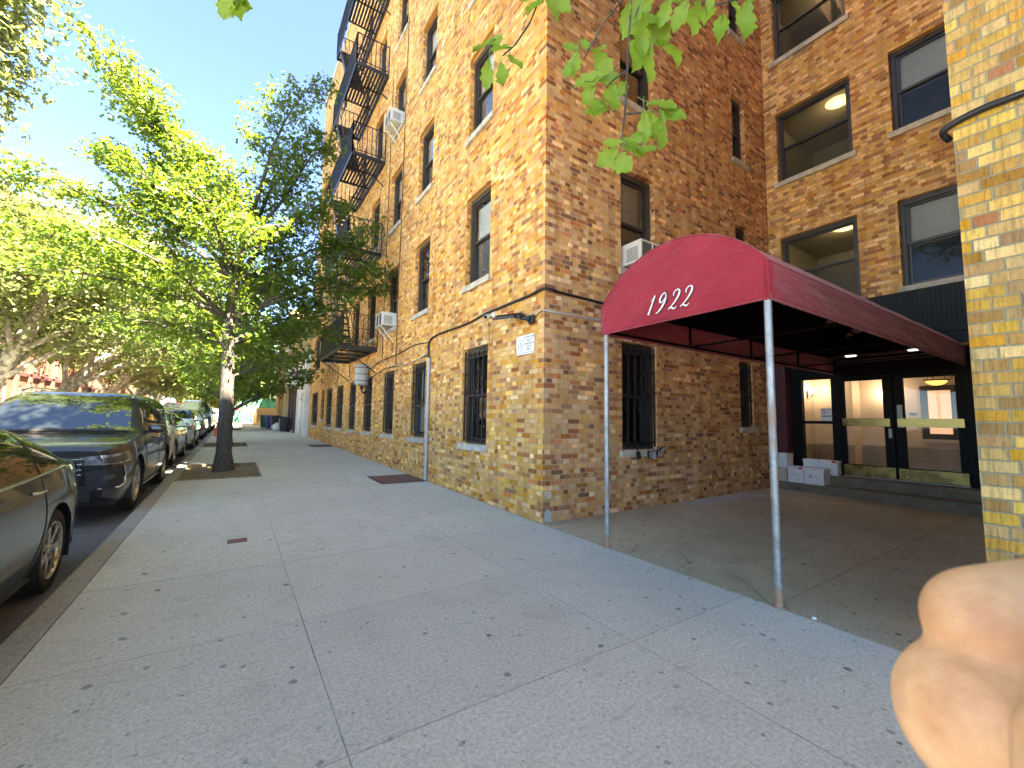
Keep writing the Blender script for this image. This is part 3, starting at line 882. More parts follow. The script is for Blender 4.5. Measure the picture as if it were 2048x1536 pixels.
# entrance: maroon jamb, frame, two doors, sidelight
m = MB()
m.cbox(6.24, 6.58, -0.24, -0.008, 0.36, 2.655, 0.01)
m.build('door_jamb', M['maroon'], apt)
XD = 6.60
m = MB()
m.box(XD - 0.05, XD + 0.07, -0.42, -0.24, 0.36, 2.655)      # left post
m.box(XD - 0.05, XD + 0.07, -3.92, -0.42, 2.275, 2.655)     # head
m.box(XD - 0.05, XD + 0.07, -1.085, -0.945, 0.36, 2.275)    # post between sidelight and doors
m.box(XD - 0.045, XD + 0.065, -0.945, -0.42, 1.36, 1.42)    # sidelight rail
m.box(XD - 0.045, XD + 0.065, -0.945, -0.42, 0.36, 0.52)
m.box(XD - 0.05, XD + 0.07, -3.92, -2.80, 0.36, 2.275)
m.box(XD + 0.021, XD + 0.06, -1.93, -1.86, 0.36, 2.275); m.box(XD + 0.021, XD + 0.06, -2.8, -1.08, 2.24, 2.275); m.box(XD + 0.021, XD + 0.06, -2.8, -1.08, 0.36, 0.40)
ef = m.build('entrance_frame', M['black'], apt)
m = MB()
m.quad((XD, -0.42, 0.52), (XD, -0.945, 0.52), (XD, -0.945, 2.275), (XD, -0.42, 2.275))
m.build('pane', M['door_glass'], ef)
for (y0, y1, hinge) in ((-1.085, -1.885, 0), (-1.905, -2.795, 1)):
    m = MB()
    sl_, sr_ = (0.075, 0.14) if hinge == 0 else (0.135, 0.10)
    m.box(XD - 0.03, XD + 0.02, y0 - sl_, y0, 0.385, 2.265); m.box(XD - 0.03, XD + 0.02, y1, y1 + sr_, 0.385, 2.265)
    m.box(XD - 0.03, XD + 0.02, y1 + sr_, y0 - sl_, 2.20, 2.265); m.box(XD - 0.03, XD + 0.02, y1 + sr_, y0 - sl_, 0.385, 0.60)
    d_ = m.build('door', M['black'], apt)
    m = MB(); m.quad((XD - .005, y0 - sl_, 0.6), (XD - .005, y1 + sr_, 0.6), (XD - .005, y1 + sr_, 2.2), (XD - .005, y0 - sl_, 2.2)); m.build('pane', M['door_glass'], d_)
    m = MB(); m.cbox(XD - 0.038, XD - 0.031, y1 + 0.012, y0 - 0.012, 0.385, 0.585, 0.002); m.build('kick_plate', M['brass'], d_)
    m = MB(); m.cbox(XD - 0.075, XD - 0.045, y1 + 0.01 + 0.03 * (1 - hinge), y0 - 0.035, 1.325, 1.475, 0.004)
    for yy in (y0 - 0.06, y1 + 0.09): m.box(XD - 0.045, XD - 0.03, yy - 0.03, yy + 0.03, 1.36, 1.44)
    m.build('push_bar', M['brass'], d_)
    if hinge:
        m = MB(); m.cbox(XD - 0.05, XD - 0.031, y0 - 0.11, y0 - 0.035, 1.31, 1.72, 0.003); m.build('lock_plate', M['grey_metal'], d_)
    else:
        m = MB(); m.cbox(XD - 0.05, XD - 0.031, y1 + 0.03, y1 + 0.08, 1.12, 1.29, 0.003); m.build('lock_plate', M['grey_metal'], d_)
# lobby behind the doors
m = MB()
LX0, LX1, LY0, LY1, LZ0, LZ1 = 6.68, 9.6, -4.2, 0.35, 0.375, 2.75
m.quad((LX1, LY1, LZ0), (LX1, LY0, LZ0), (LX1, LY0, LZ1), (LX1, LY1, LZ1))
m.quad((LX0, LY1, LZ0), (LX1, LY1, LZ0), (LX1, LY1, LZ1), (LX0, LY1, LZ1))
m.quad((LX1, LY0, LZ0), (LX0, LY0, LZ0), (LX0, LY0, LZ1), (LX1, LY0, LZ1))
m.quad((LX0, LY0, LZ1), (LX0, LY1, LZ1), (LX1, LY1, LZ1), (LX1, LY0, LZ1))
m.box(9.1, LX1 - .002, -0.48, LY1 - .002, LZ0, LZ1 - .002)
lw = m.build('lobby', M['lobby_wall'], apt)
m = MB()
m.box(LX0, LX1 - .01, LY1 - 0.05, LY1 - .003, LZ1 - 0.30, LZ1 - 0.22); m.box(LX1 - 0.06, LX1 - .003, LY0 + .01, -0.482, LZ1 - 0.30, LZ1 - 0.22)
m.build('cornice', M['lobby_wall'], lw)
m = MB()
m.box(LX0, 9.06, LY1 - 0.03, LY1 - .004, LZ0, 0.86); m.box(LX1 - 0.03, LX1 - .004, LY0 + .01, -0.482, LZ0, 0.86); m.box(9.07, 9.098, -0.48, LY1 - .05, LZ0, 0.86)
m.build('dado', M['lobby_dado'], lw)
m = MB(); m.box(LX0 - 0.1, LX1, LY0, LY1, LZ0 - 0.05, LZ0 + 0.003); m.build('lobby_floor', M['lobby_floor'], lw)
m = MB()   # framed lit pane on the far wall
m.box(LX1 - 0.07, LX1 - 0.008, -2.22, -1.60, 1.06, 2.25)
iw = m.build('lobby_window', M['frame'], lw)
m = MB(); m.box(LX1 - 0.076, LX1 - 0.0705, -2.09, -1.73, 1.18, 2.14); m.build('pane', M['frosted'], iw)
m = MB(); m.box(LX1 - 0.05, LX1 - 0.009, -1.595, -1.53, 1.06, 2.25); m.box(LX1 - 0.09, LX1 - 0.008, -2.28, -1.53, 0.99, 1.055); m.build('trim', M['lobby_wall'], iw)
m = MB(); m.box(LX1 - 0.03, LX1 - 0.008, -1.55 + .04, -1.39, 1.60, 1.645); m.build('name_plate', M['iron'], lw)
def sconce(x, y, z, nx, ny, lab):
    t = thing('wall_sconce', lab, 'sconce', (x, y, z), 0, 'sconces on the lobby walls')
    nv = Vector((nx, ny, 0))
    m = MB()
    b = Vector((x, y, z))
    m.tube([b, b + nv * 0.05 + Vector((0, 0, -.03)), b + nv * 0.10 + Vector((0, 0, -.05)), b + nv * 0.13 + Vector((0, 0, 0)), b + nv * 0.12 + Vector((0, 0, .04))], 0.009, 6)
    m.tube([b + Vector((0, 0, -.07)), b + nv * 0.03 + Vector((0, 0, -.12)), b + nv * 0.06 + Vector((0, 0, -.10)), b + nv * 0.05 + Vector((0, 0, -.06))], 0.007, 6)
    m.box(x - 0.03 * (1 if nx == 0 else .3), x + 0.03 * (1 if nx == 0 else .3), y - 0.03 * (1 if ny == 0 else .3), y + 0.03 * (1 if ny == 0 else .3), z - 0.1, z + 0.1)
    m.build('bracket', M['iron'], t)
    m = MB(); p = b + nv * 0.12 + Vector((0, 0, .05))
    m.lathe([(0.012, 0), (0.026, 0.03), (0.03, 0.055), (0.018, 0.09), (0.001, 0.115)], 14, Matrix.Translation(p)); m.build('bulb', M['bulb'], t)
    l = bpy.data.lights.new('sconce_glow', 'POINT'); l.energy = 0.55; l.color = (1.0, 0.86, 0.68); l.shadow_soft_size = 0.05
    lo = bpy.data.objects.new('sconce_glow', l); COL.objects.link(lo); lo.parent = t; lo.location = (nx * 0.24, ny * 0.24, 0.12)
sconce(LX1 - 0.01, -0.98, 2.02, -1, 0, 'bare bulb sconce glowing on the far lobby wall beside the door post')
sconce(8.75, LY1 - 0.01, 2.1, 0, -1, 'curled bracket sconce on the side lobby wall seen through the sidelight')
t = thing('pendant_lamp', 'amber glass bowl lamp with scrolled iron arms hanging in the lobby', 'pendant lamp', (7.6, -2.27, 2.20))
m = MB(); T = Matrix.Translation((7.6, -2.27, 2.20))
m.lathe([(0.002, -0.085), (0.07, -0.075), (0.13, -0.04), (0.155, 0.0)], 24, T); m.build('bowl', M['amber'], t)
m = MB()
m.lathe([(0.155, 0.0), (0.185, 0.006), (0.185, 0.022), (0.15, 0.022)], 24, T)
for k in range(4):
    a = k * math.pi / 2 + 0.5
    c, s = math.cos(a), math.sin(a)
    pts = [(r * c + 7.6, r * s - 2.62, 2.2 + z) for r, z in ((0.16, 0.02), (0.12, 0.10), (0.03, 0.16), (0.015, 0.3))]
    m.tube(pts, 0.007, 6)
    m.tube([(7.6 + c * (0.15 + 0.035 * math.cos(q)), -2.27 + s * (0.15 + 0.035 * math.cos(q)), 2.27 + 0.035 * math.sin(q)) for q in [i * .6 for i in range(9)]], 0.006, 6)
m.tube([(7.6, -2.27, 2.32), (7.6, -2.27, 2.745)], 0.008, 6)
m.build('bracket', M['iron'], t)
l = bpy.data.lights.new('pendant_glow', 'POINT'); l.energy = 0.25; l.color = (1.0, 0.7, 0.38); l.shadow_soft_size = 0.08
lo = bpy.data.objects.new('pendant_glow', l); COL.objects.link(lo); lo.parent = t; lo.location = (0, 0, 0.06)
# energy grade notice taped inside the sidelight
nt = MB(); nt.box(XD - 0.006, XD - 0.003, -0.93, -0.735, 1.425, 1.68)
no = nt.build('paper_notice', M['card']); tag(no, 'white paper notice with a bold D taped on the sidelight glass', 'notice')
TM = lambda x, y, z: Matrix(((0, 0, -1, x), (-1, 0, 0, y), (0, 1, 0, z), (0, 0, 0, 1)))
text_mesh('D', 0.105, TM(XD - 0.0068, -0.79, 1.595), 'lettering', M['ink'], no, 0.0008)
m = MB()
m.box(XD - .0075, XD - .0055, -0.92, -0.75, 1.655, 1.663); m.box(XD - .0075, XD - .0055, -0.90, -0.845, 1.595, 1.602); m.box(XD - .0075, XD - .0055, -0.92, -0.75, 1.525, 1.532); m.box(XD - .0075, XD - .0055, -0.92, -0.75, 1.50, 1.513)
m.build('printed_rules', M['ink'], no)
# ------------------------------------------------------------------ fire escape on the street wall
fe = thing('fire_escape', 'black iron fire escape zigzagging up the street face of the brick building', 'fire escape', (0, 10.0, 3.43))
FZ = [3.43, 6.32, 9.25, 12.12, 15.0]
FX, FY0, FY1 = -0.98, 8.10, 11.75
for k, z in enumerate(FZ):
    p = MB()
    for y in (FY0, FY1): p.box(FX, -0.004, y - 0.012, y + 0.012, z - 0.12, z)
    for x in (FX, -0.03): p.box(x - 0.012, x + 0.012, FY0 + .013, FY1 - .013, z - 0.12, z)
    hole = (9.95, 11.45) if k else (9.0, 9.75)
    n = 10
    for i in range(n):
        x = FX + 0.05 + (0.90) * i / (n - 1)
        segs = [(FY0 + .02, FY1 - .02)]
        if x < -0.42 and (k or True): segs = [(FY0 + .02, hole[0]), (hole[1], FY1 - .02)]
        for (a, b) in segs: p.box(x - 0.03, x + 0.03, a, b, z - 0.022, z - 0.006)
    for y in (9.0, 9.9, 10.8): p.box(-0.95 if not (hole[0] < y < hole[1]) else -0.42, -0.03, y - 0.015, y + 0.015, z - 0.07, z - 0.024)
    for y in (FY0 + .1, FY1 - .1): p.bar((FX + .05, y, z - .12), (-0.004, y, z - 0.75), 0.03)
    pf = p.build('platform', M['iron'], fe)
    r = MB(); H = 0.92
    loop = [(-0.01, FY0), (FX, FY0), (FX, FY1), (-0.01, FY1)]
    for a, b in zip(loop, loop[1:]):
        r.bar((*a, z + H), (*b, z + H), 0.034, 0.016); r.bar((*a, z + 0.08), (*b, z + 0.08), 0.028, 0.012)
        if k == 0: r.bar((*a, z + 0.5), (*b, z + 0.5), 0.026, 0.012)
        L = (Vector(b) - Vector(a)).length
        nb = max(2, int(L / (0.085 if (k == 0 and a[0] == b[0]) else 0.125)))
        for i in range(nb + 1):
            q = Vector(a).lerp(Vector(b), i / nb)
            w = 0.03 if (k == 0 and a[0] == b[0]) else 0.019
            if i in (0, nb): w = 0.032
            r.bar((q.x, q.y, z - 0.02), (q.x, q.y, z + H), w, w if k else 0.012)
    r.build('railing', M['iron'], fe)
    if k < len(FZ) - 1:
        s = MB(); z2 = FZ[k + 1]
        a, b = Vector((0, 9.35, z)), Vector((0, 11.4, z2))
        for x in (FX + .06, -0.46): s.bar((x, a.y, a.z), (x, b.y, b.z), 0.02, 0.13)
        nt_ = 11
        for i in range(1, nt_ + 1):
            q = a.lerp(b, i / (nt_ + 0.6)); s.box(FX + .07, -0.47, q.y - 0.11, q.y + 0.11, q.z - 0.012, q.z + 0.012)
        for x in (FX + .06, -0.46): s.tube([(x, a.y, a.z + .8), (x, b.y - .5, b.z + .15)], 0.014, 6)
        s.build('stair', M['iron'], fe)
lad = MB()
for y in (9.15, 9.6): lad.bar((-0.93, y, 2.62), (-0.93, y, 5.6), 0.03, 0.012)
for i in range(10): lad.tube([(-0.93, 9.15, 2.75 + i * 0.3), (-0.93, 9.6, 2.75 + i * 0.3)], 0.011, 6)
lad.build('drop_ladder', M['iron'], fe)
goose = MB()
goose.tube([(-0.93, 9.9, FZ[-1]), (-0.93, 9.9, 19.0), (-0.6, 9.9, 19.9), (0.2, 9.9, 19.7)], 0.02, 6); goose.tube([(-0.93, 10.35, FZ[-1]), (-0.93, 10.35, 19.0), (-0.6, 10.35, 19.9), (0.2, 10.35, 19.7)], 0.02, 6)
for i in range(15): goose.tube([(-0.93, 9.9, 15.3 + i * 0.28), (-0.93, 10.35, 15.3 + i * 0.28)], 0.012, 6)
goose.build('roof_ladder', M['iron'], fe)
# grey cable terminal hanging under the lowest platform
t = thing('cable_terminal', 'grey cylindrical cable terminal on the wall below the fire escape', 'cable terminal', (-0.20, 8.95, 2.35))
m = MB(); T = Matrix.Translation((-0.20, 8.95, 2.35))
m.lathe([(0.0, 0.0), (0.19, 0.0), (0.205, 0.03), (0.205, 0.60), (0.19, 0.63), (0, 0.64)], 24, T); m.build('body', M['grey_metal'], t)
m = MB()
for z in (0.12, 0.32, 0.52): m.lathe([(0.207, z), (0.213, z + 0.004), (0.213, z + 0.016), (0.207, z + 0.02)], 24, T)
m.box(-0.03, -0.004, 8.9, 9.0, 2.4, 2.95); m.build('bracket', M['iron'], t)
m = MB()
for q in range(5):
    m.tube([(-0.2 + 0.04 * q - .08, 8.93, 2.36), (-0.18, 8.90 + 0.03 * q, 2.15), (-0.1, 8.85 + 0.04 * q, 2.08 + 0.03 * (q % 2)), (-0.03, 8.8 + .05 * q, 2.2)], 0.012, 6)
m.build('wire_tails', M['cable'], t)

# ------------------------------------------------------------------ entrance canopy
can = thing('entrance_canopy', 'burgundy barrel canopy lettered 1922 over the courtyard entrance', 'canopy', (0, -2.0, 0))
CX0, CX1, CL, CR, CZB, CZS, CZT = -0.05, 6.22, -1.13, -2.90, 2.31, 2.615, 3.075
def arc(q, x=0.0, inset=0.0):
    """profile of the cover: q 0..1 from the left hem over the top to the right hem"""
    hs = CZS - CZB
    hw = (CL - CR) / 2 - inset; cy = (CL + CR) / 2; rise = CZT - CZS - inset
    Rr = (hw * hw + rise * rise) / (2 * rise); th = math.asin(hw / Rr)
    La = 2 * th * Rr; tot = La + 2 * hs; d = q * tot
    if d < hs: return (cy + hw, CZB + d)
    if d > hs + La: return (cy - hw, CZB + (tot - d))
    a = th - (d - hs) / Rr
    return (cy + Rr * math.sin(a), CZS + rise - Rr + Rr * math.cos(a))
QS = (CZS - CZB) / ((CZS - CZB) * 2 + 2 * math.asin(((CL - CR) / 2) / (((CL - CR) / 2) ** 2 + 0.46 ** 2) * (2 * 0.46)) * (((CL - CR) / 2) ** 2 + 0.46 ** 2) / (2 * 0.46))
fab = MB()
def cover(u, v):
    y, z = arc(v)
    x = CX0 + (CX1 - CX0) * u
    sag = 0.012 * abs(math.sin(math.pi * u * 5)) * math.sin(math.pi * min(1, max(0, (v - QS) / (1 - 2 * QS))))
    return (x, y, z - sag + 0.003 * math.sin(u * 37 + v * 5))
fab.grid(cover, 60, 44)
inn = []
# front panel as a fan of strips, hem to arch
N = 44
def front(u, v):
    y = CL + (CR - CL) * u
    # top of profile at this y
    hw = (CL - CR) / 2; cy = (CL + CR) / 2; rise = CZT - CZS
    Rr = (hw * hw + rise * rise) / (2 * rise)
    ztop = CZS + rise - Rr + math.sqrt(max(0, Rr * Rr - (y - cy) ** 2))
    z = CZB + (ztop - CZB) * v
    wob = 0.006 * math.sin(9 * u + 4 * v) * math.sin(math.pi * v) + 0.008 * math.sin(math.pi * v) * math.sin(math.pi * u)
    return (CX0 - 0.001 - wob, y, z)
fab.grid(front, 40, 18, flip=False)
fb = fab.build('fabric_cover', M['canvas'], can)
sol = fb.modifiers.new('thick', 'SOLIDIFY'); sol.thickness = 0.004; sol.offset = 0
m = MB()   # near-black sheet added under the cover, standing in for shade
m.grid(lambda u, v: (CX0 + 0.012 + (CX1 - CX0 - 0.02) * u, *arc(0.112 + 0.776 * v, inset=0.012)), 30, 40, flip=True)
m.build('canopy_shade', M['canopy_shade'], can)
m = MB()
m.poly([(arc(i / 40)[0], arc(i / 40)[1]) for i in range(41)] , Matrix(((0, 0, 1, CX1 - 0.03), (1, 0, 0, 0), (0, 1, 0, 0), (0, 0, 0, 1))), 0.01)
m.build('shade_end_panel', M['canopy_shade'], can)  # black sheet added over the lit brick as painted shade
m = MB()   # piping along the seams
m.tube([(CX0 - 0.004, *arc(i / 60)) for i in range(61)], 0.009, 6)
for q in (QS, 1 - QS): m.tube([(CX0 + (CX1 - CX0) * i / 20, arc(q)[0], arc(q)[1] + 0.002) for i in range(21)], 0.008, 6)
m.tube([(CX0 - 0.004, CL, CZB), (CX0 - .004, CR, CZB)], 0.008, 6)
for y in (CL, CR): m.tube([(CX0, y, CZB), (CX1, y, CZB)], 0.008, 6)
m.build('seam_piping', M['canvas'], can)
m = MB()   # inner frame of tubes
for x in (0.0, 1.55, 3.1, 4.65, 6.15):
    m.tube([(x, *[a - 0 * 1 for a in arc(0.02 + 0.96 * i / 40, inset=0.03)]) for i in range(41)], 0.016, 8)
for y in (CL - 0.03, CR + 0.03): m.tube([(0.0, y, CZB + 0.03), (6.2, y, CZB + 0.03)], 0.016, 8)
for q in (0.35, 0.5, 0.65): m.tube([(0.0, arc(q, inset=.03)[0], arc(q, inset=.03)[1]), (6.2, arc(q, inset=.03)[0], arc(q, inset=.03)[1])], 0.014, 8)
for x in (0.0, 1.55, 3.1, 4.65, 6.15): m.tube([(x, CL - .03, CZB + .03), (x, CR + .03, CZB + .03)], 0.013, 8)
m.build('tube_frame', M['canopy_shade'], can)
m = MB(); n = 92   # lacing cord inside the hem
for yy, sg in ((CL - 0.012, -1), (CR + 0.012, 1)):
    m.tube([(0.05 + 6.1 * i / n, yy + sg * 0.012, CZB + (0.04 if i % 2 else 0.12) + 0.012 * math.sin(i * 1.7)) for i in range(n + 1)], 0.0035, 5)
m.build('lacing_cord', M['cord'], can)
for y in (-1.165, -2.875):
    m = MB(); m.tube([(-0.022, y, -0.02), (-0.022, y, 0.6), (-0.022, y, CZB + 0.05)], 0.028, 14)
    m.lathe([(0.028, 0.0), (0.05, 0.0), (0.05, 0.006), (0.03, 0.012)], 16, Matrix.Translation((-0.022, y, -0.002)))
    m.build('pole', M['pole'], can)
# the numerals 1922, brush-script with a black edge
def stroke(pts, ws):
    """variable-width ribbon through pts (2D), widths ws; Catmull-Rom smoothed"""
    P, W = [], []
    n = len(pts)
    for i in range(n - 1):
        p0, p1, p2, p3 = pts[max(i - 1, 0)], pts[i], pts[i + 1], pts[min(i + 2, n - 1)]
        for k in range(8):
            t_ = k / 8
            P.append(tuple(0.5 * ((2 * p1[j]) + (-p0[j] + p2[j]) * t_ + (2 * p0[j] - 5 * p1[j] + 4 * p2[j] - p3[j]) * t_ ** 2 + (-p0[j] + 3 * p1[j] - 3 * p2[j] + p3[j]) * t_ ** 3) for j in (0, 1)))
            W.append(ws[i] * (1 - t_) + ws[i + 1] * t_)
    P.append(pts[-1]); W.append(ws[-1])
    return P, W
NINE = [([(0.50, 0.72), (0.42, 0.93), (0.27, 1.0), (0.10, 0.86), (0.06, 0.66), (0.16, 0.52), (0.33, 0.58), (0.48, 0.76), (0.47, 0.55), (0.34, 0.27), (0.10, 0.03), (-0.06, 0.0)], [.10, .05, .05, .07, .10, .06, .04, .05, .11, .10, .05, .025])]
TWO = [([(0.16, 0.70), (0.10, 0.80), (0.16, 0.94), (0.34, 1.0), (0.50, 0.90), (0.50, 0.68), (0.34, 0.40), (0.10, 0.16), (-0.05, 0.04)], [.03, .06, .05, .05, .09, .11, .07, .04, .03]), ([(-0.05, 0.04), (0.08, 0.13), (0.24, 0.07), (0.40, 0.02), (0.54, 0.12)], [.03, .06, .09, .06, .025])]
ONE = [([(0.04, 0.72), (0.18, 0.86), (0.30, 1.0)], [.02, .04, .05]), ([(0.29, 1.0), (0.19, 0.6), (0.10, 0.2), (0.06, 0.0)], [.07, .08, .10, .12])]
def ribbon(mb, strokes, ox, oz, sc, grow, M4, dz):
    for si, (pts, ws) in enumerate(strokes):
        P, W = stroke(pts, ws)
        L, Rr = [], []
        for i, p in enumerate(P):
            a, b = P[max(i - 1, 0)], P[min(i + 1, len(P) - 1)]
            d = Vector((b[0] - a[0], b[1] - a[1])); d.normalize()
            nn = Vector((-d.y, d.x)); w = W[i] * 0.52 + grow
            sh = 0.36 * p[1]
            c = Vector((ox + (p[0] + sh) * sc * 0.82, oz + p[1] * sc))
            L.append(c + nn * w * sc); Rr.append(c - nn * w * sc)
        z = dz + si * 0.0003
        vs = [M4 @ Vector((q.x, q.y, z)) for q in L] + [M4 @ Vector((q.x, q.y, z)) for q in Rr]
        k = len(L)
        mb.add(vs, [(i, i + k, i + k + 1, i + 1) for i in range(k - 1)])
M4 = Matrix(((0, 0, -1, -0.071), (-1, 0, 0, -1.80), (0, 1, 0, 2.40), (0, 0, 0, 1)))
for nm, mat, grow, dz in (('numeral_edge', 'ink', 0.022, 0.0), ('numerals', 'white_paint', 0.0, 0.0022)):
    m = MB()
    for gl, ox in ((ONE, -0.03), (NINE, 0.075), (TWO, 0.215), (TWO, 0.345)): ribbon(m, gl, ox, 0.0, 0.178, grow, M4, dz)
    m.build(nm, M[mat], can)
# flush downlights in the soffit near the door
for (x, y) in ((5.55, -1.62), (5.55, -2.45)):
    m = MB(); T = Matrix.Translation((x, y, CZB + 0.245))
    m.lathe([(0.075, 0.0), (0.10, -0.004), (0.105, 0.008), (0.08, 0.03), (0.0, 0.03)], 20, T); dl = m.build('downlight', M['grey_metal'], can)
    m = MB(); m.lathe([(0.0, -0.001), (0.074, -0.0012), (0.076, 0.004)], 20, T); m.build('lens', M['downlight'], dl)
m = MB()
m.box(6.14, 6.2, CR + .02, CL - .02, 2.50, 2.56); m.tube([(6.0, CR + .05, CZB + .30), (6.0, CL - .05, CZB + .30)], 0.03, 10)
m.build('wall_rail', M['maroon'], can)

# ------------------------------------------------------------------ wall fittings
def cable(name, pts, r, mat, label, cat='cable', group=None, n=6):
    m = MB()
    P = []
    k = len(pts)
    for i in range(k - 1):
        p0, p1, p2, p3 = [Vector(pts[j]) for j in (max(i - 1, 0), i, i + 1, min(i + 2, k - 1))]
        for s in range(6):
            t_ = s / 6
            P.append(0.5 * ((2 * p1) + (p2 - p0) * t_ + (2 * p0 - 5 * p1 + 4 * p2 - p3) * t_ ** 2 + (3 * p1 - p0 - 3 * p2 + p3) * t_ ** 3))
    P.append(Vector(pts[-1]))
    m.tube(P, r, n)
    return tag(m.build(name, M[mat]), label, cat, group)
m_ = []
cable('cable', [(6.2, -0.03, 2.98), (4.0, -0.025, 3.02), (2.0, -0.025, 3.08), (1.0, -0.025, 3.115), (0.3, -0.025, 3.125), (-0.02, -0.03, 3.135), (-0.03, 0.3, 3.115), (-0.025, 0.9, 3.115), (-0.025, 1.6, 3.11), (-0.025, 2.2, 3.065), (-0.025, 3.0, 3.075), (-0.025, 3.7, 3.07), (-0.03, 3.98, 3.0), (-0.03, 4.03, 2.85), (-0.03, 3.98, 2.62)], 0.02, 'cable', 'thick black cable bundle wrapping the brick corner above the floodlight')
cable('cable', [(0.05, -3.905, 3.06), (-0.022, -3.90, 3.10), (-0.024, -4.05, 3.135), (-0.024, -4.3, 3.128), (-0.024, -5.5, 3.14), (-0.024, -7.5, 3.12)], 0.019, 'cable', 'black cable running across the yellowish ribbed brick of the near wing')
cable('cable', [(-0.02, 4.0, 2.98), (-0.02, 4.9, 3.05), (-0.02, 6.0, 2.99), (-0.02, 7.6, 2.96), (-0.02, 8.6, 2.85)], 0.012, 'cable', 'thin black cable running level from the conduit top to under the fire escape')
cable('cable', [(-0.02, 4.0, 2.80), (-0.025, 4.7, 2.68), (-0.03, 5.8, 2.66), (-0.025, 6.8, 2.80), (-0.02, 7.5, 3.0)], 0.009, 'wire', 'pale wire sagging in a loop between the conduit and the fire escape')
cable('cable', [(-0.02, 4.0, 2.72), (-0.02, 5.5, 2.66), (-0.02, 7.4, 2.70), (-0.03, 8.8, 2.52), (-0.02, 10.4, 2.55), (-0.02, 11.4, 2.78), (-0.02, 11.6, 3.3)], 0.010, 'cable', 'dark cable sagging above the barred ground floor windows')
cable('cable', [(-0.02, 7.50, 2.95), (-0.02, 7.52, 4.2), (-0.02, 7.50, 6.4), (-0.02, 7.52, 9.3), (-0.02, 7.5, 11.5)], 0.009, 'cable', 'thin black wire climbing the wall close beside the fire escape')
cable('cable', [(-0.02, 6.25, 2.68), (-0.02, 6.27, 4.2), (-0.02, 6.25, 6.4), (-0.02, 6.25, 9.0), (-0.02, 6.24, 12.5)], 0.009, 'cable', 'thin black wire climbing the wall past the edge of the air conditioner windows')
cable('cable', [(-0.02, 1.62, 3.02), (-0.06, 1.9, 3.0), (-0.05, 1.72, 2.98), (-0.04, 1.56, 2.86), (-0.03, 1.58, 2.7), (-0.03, 1.75, 2.58)], 0.006, 'wire', 'short pale wire looping from the cable down to the barred window')
cable('cable', [(-0.03, 13.6, 3.4), (-0.03, 13.5, 2.95), (-0.03, 13.9, 2.72), (-0.03, 13.5, 2.6)], 0.010, 'cable', 'short dark wire dangling on the wall beyond the fire escape')
t = thing('conduit_pipe', 'grey steel conduit standing against the brick between two barred windows', 'conduit', (-0.035, 3.96, 0.0))
m = MB(); m.tube([(-0.035, 3.96, 0.03), (-0.035, 3.96, 1.4), (-0.035, 3.96, 2.64)], 0.03, 12); m.build('pipe', M['grey_metal'], t)
for z in (0.88, 1.62, 2.3):
    m = MB(); m.lathe([(0.031, 0), (0.036, 0.005), (0.036, 0.03), (0.031, 0.035)], 14, Matrix.Translation((-0.035, 3.96, z))); m.box(-0.012, -0.003, 3.90, 4.02, z, z + .03); m.build('pipe_clip', M['grey_metal'], t)
# slim conduit feeding the floodlight
t = thing('floodlight', 'black LED floodlight on a bracket high on the brick corner', 'floodlight', (0, 0.26, 2.79))
m = MB()
m.cbox(-0.05, -0.004, 0.20, 0.32, 2.70, 2.82, 0.01); m.tube([(-0.05, 0.27, 2.76), (-0.10, 0.33, 2.78), (-0.13, 0.40, 2.80)], 0.03, 8); m.build('bracket', M['iron'], t)
m = MB()
ax = Vector((-0.30, 0.95, 0.05)).normalized(); az = Vector((-0.28, -0.1, 1.0)); az = (az - ax * az.dot(ax)).normalized(); ay = az.cross(ax)
c = Vector((-0.20, 0.60, 2.835))
m.obox(c, ax, ay, az, 0.20, 0.12, 0.02)
for i in range(7): m.obox(c + ax * (-0.16 + 0.05 * i) + az * 0.03, ax, ay, az, 0.005, 0.11, 0.012)
m.obox(c - ax * 0.22 - az * .01, ax, ay, az, 0.035, 0.07, 0.03)
m.build('lamp_housing', M['plastic'], t)
m = MB(); m.obox(c - az * 0.0215 + ax * .02, ax, ay, az, 0.15, 0.09, 0.002); m.build('lens', M['white_plastic'], t)
m = MB(); m.tube([(-0.03, 0.22, 2.77), (-0.05, 0.14, 2.76), (-0.045, 0.06, 2.81), (-0.03, 0.0, 2.83)], 0.007, 6); m.build('feed_wire', M['cable'], t)
t = tag(MB().tube([(-0.018, 0.02, 2.83), (-0.018, -0.018, 2.832), (0.5, -0.018, 2.838), (1.2, -0.018, 2.845), (3.0, -0.018, 2.85)], 0.010, 8).build('conduit_pipe', M['grey_metal']), 'slim grey conduit running along the courtyard wall from the floodlight', 'conduit')
t = thing('security_camera', 'white bullet security camera mounted above the first barred street window', 'security camera', (0, 1.40, 3.03))
m = MB(); q = Vector((-0.75, -0.45, -0.3)).normalized(); b = Vector((-0.09, 1.42, 3.02))
Mq = q.to_track_quat('Z', 'Y').to_matrix().to_4x4(); Mq.translation = b
m.lathe([(0.0, -0.09), (0.03, -0.085), (0.036, -0.06), (0.036, 0.05), (0.032, 0.055), (0.03, 0.045)], 18, Mq); m.build('housing', M['white_plastic'], t)
m = MB(); m.lathe([(0.0, 0.046), (0.024, 0.046), (0.03, 0.0475)], 16, Mq); m.build('lens', M['black'], t)
m = MB(); m.lathe([(0.0, 0.03), (0.035, 0.026), (0.05, 0.0), (0.05, -0.002)], 18, Matrix.Translation((-0.005, 1.36, 3.05)) @ Matrix.Rotation(-math.pi / 2, 4, 'Y')); m.tube([(-0.03, 1.37, 3.05), (-0.06, 1.40, 3.03)], 0.016, 8); m.build('mount', M['white_plastic'], t)
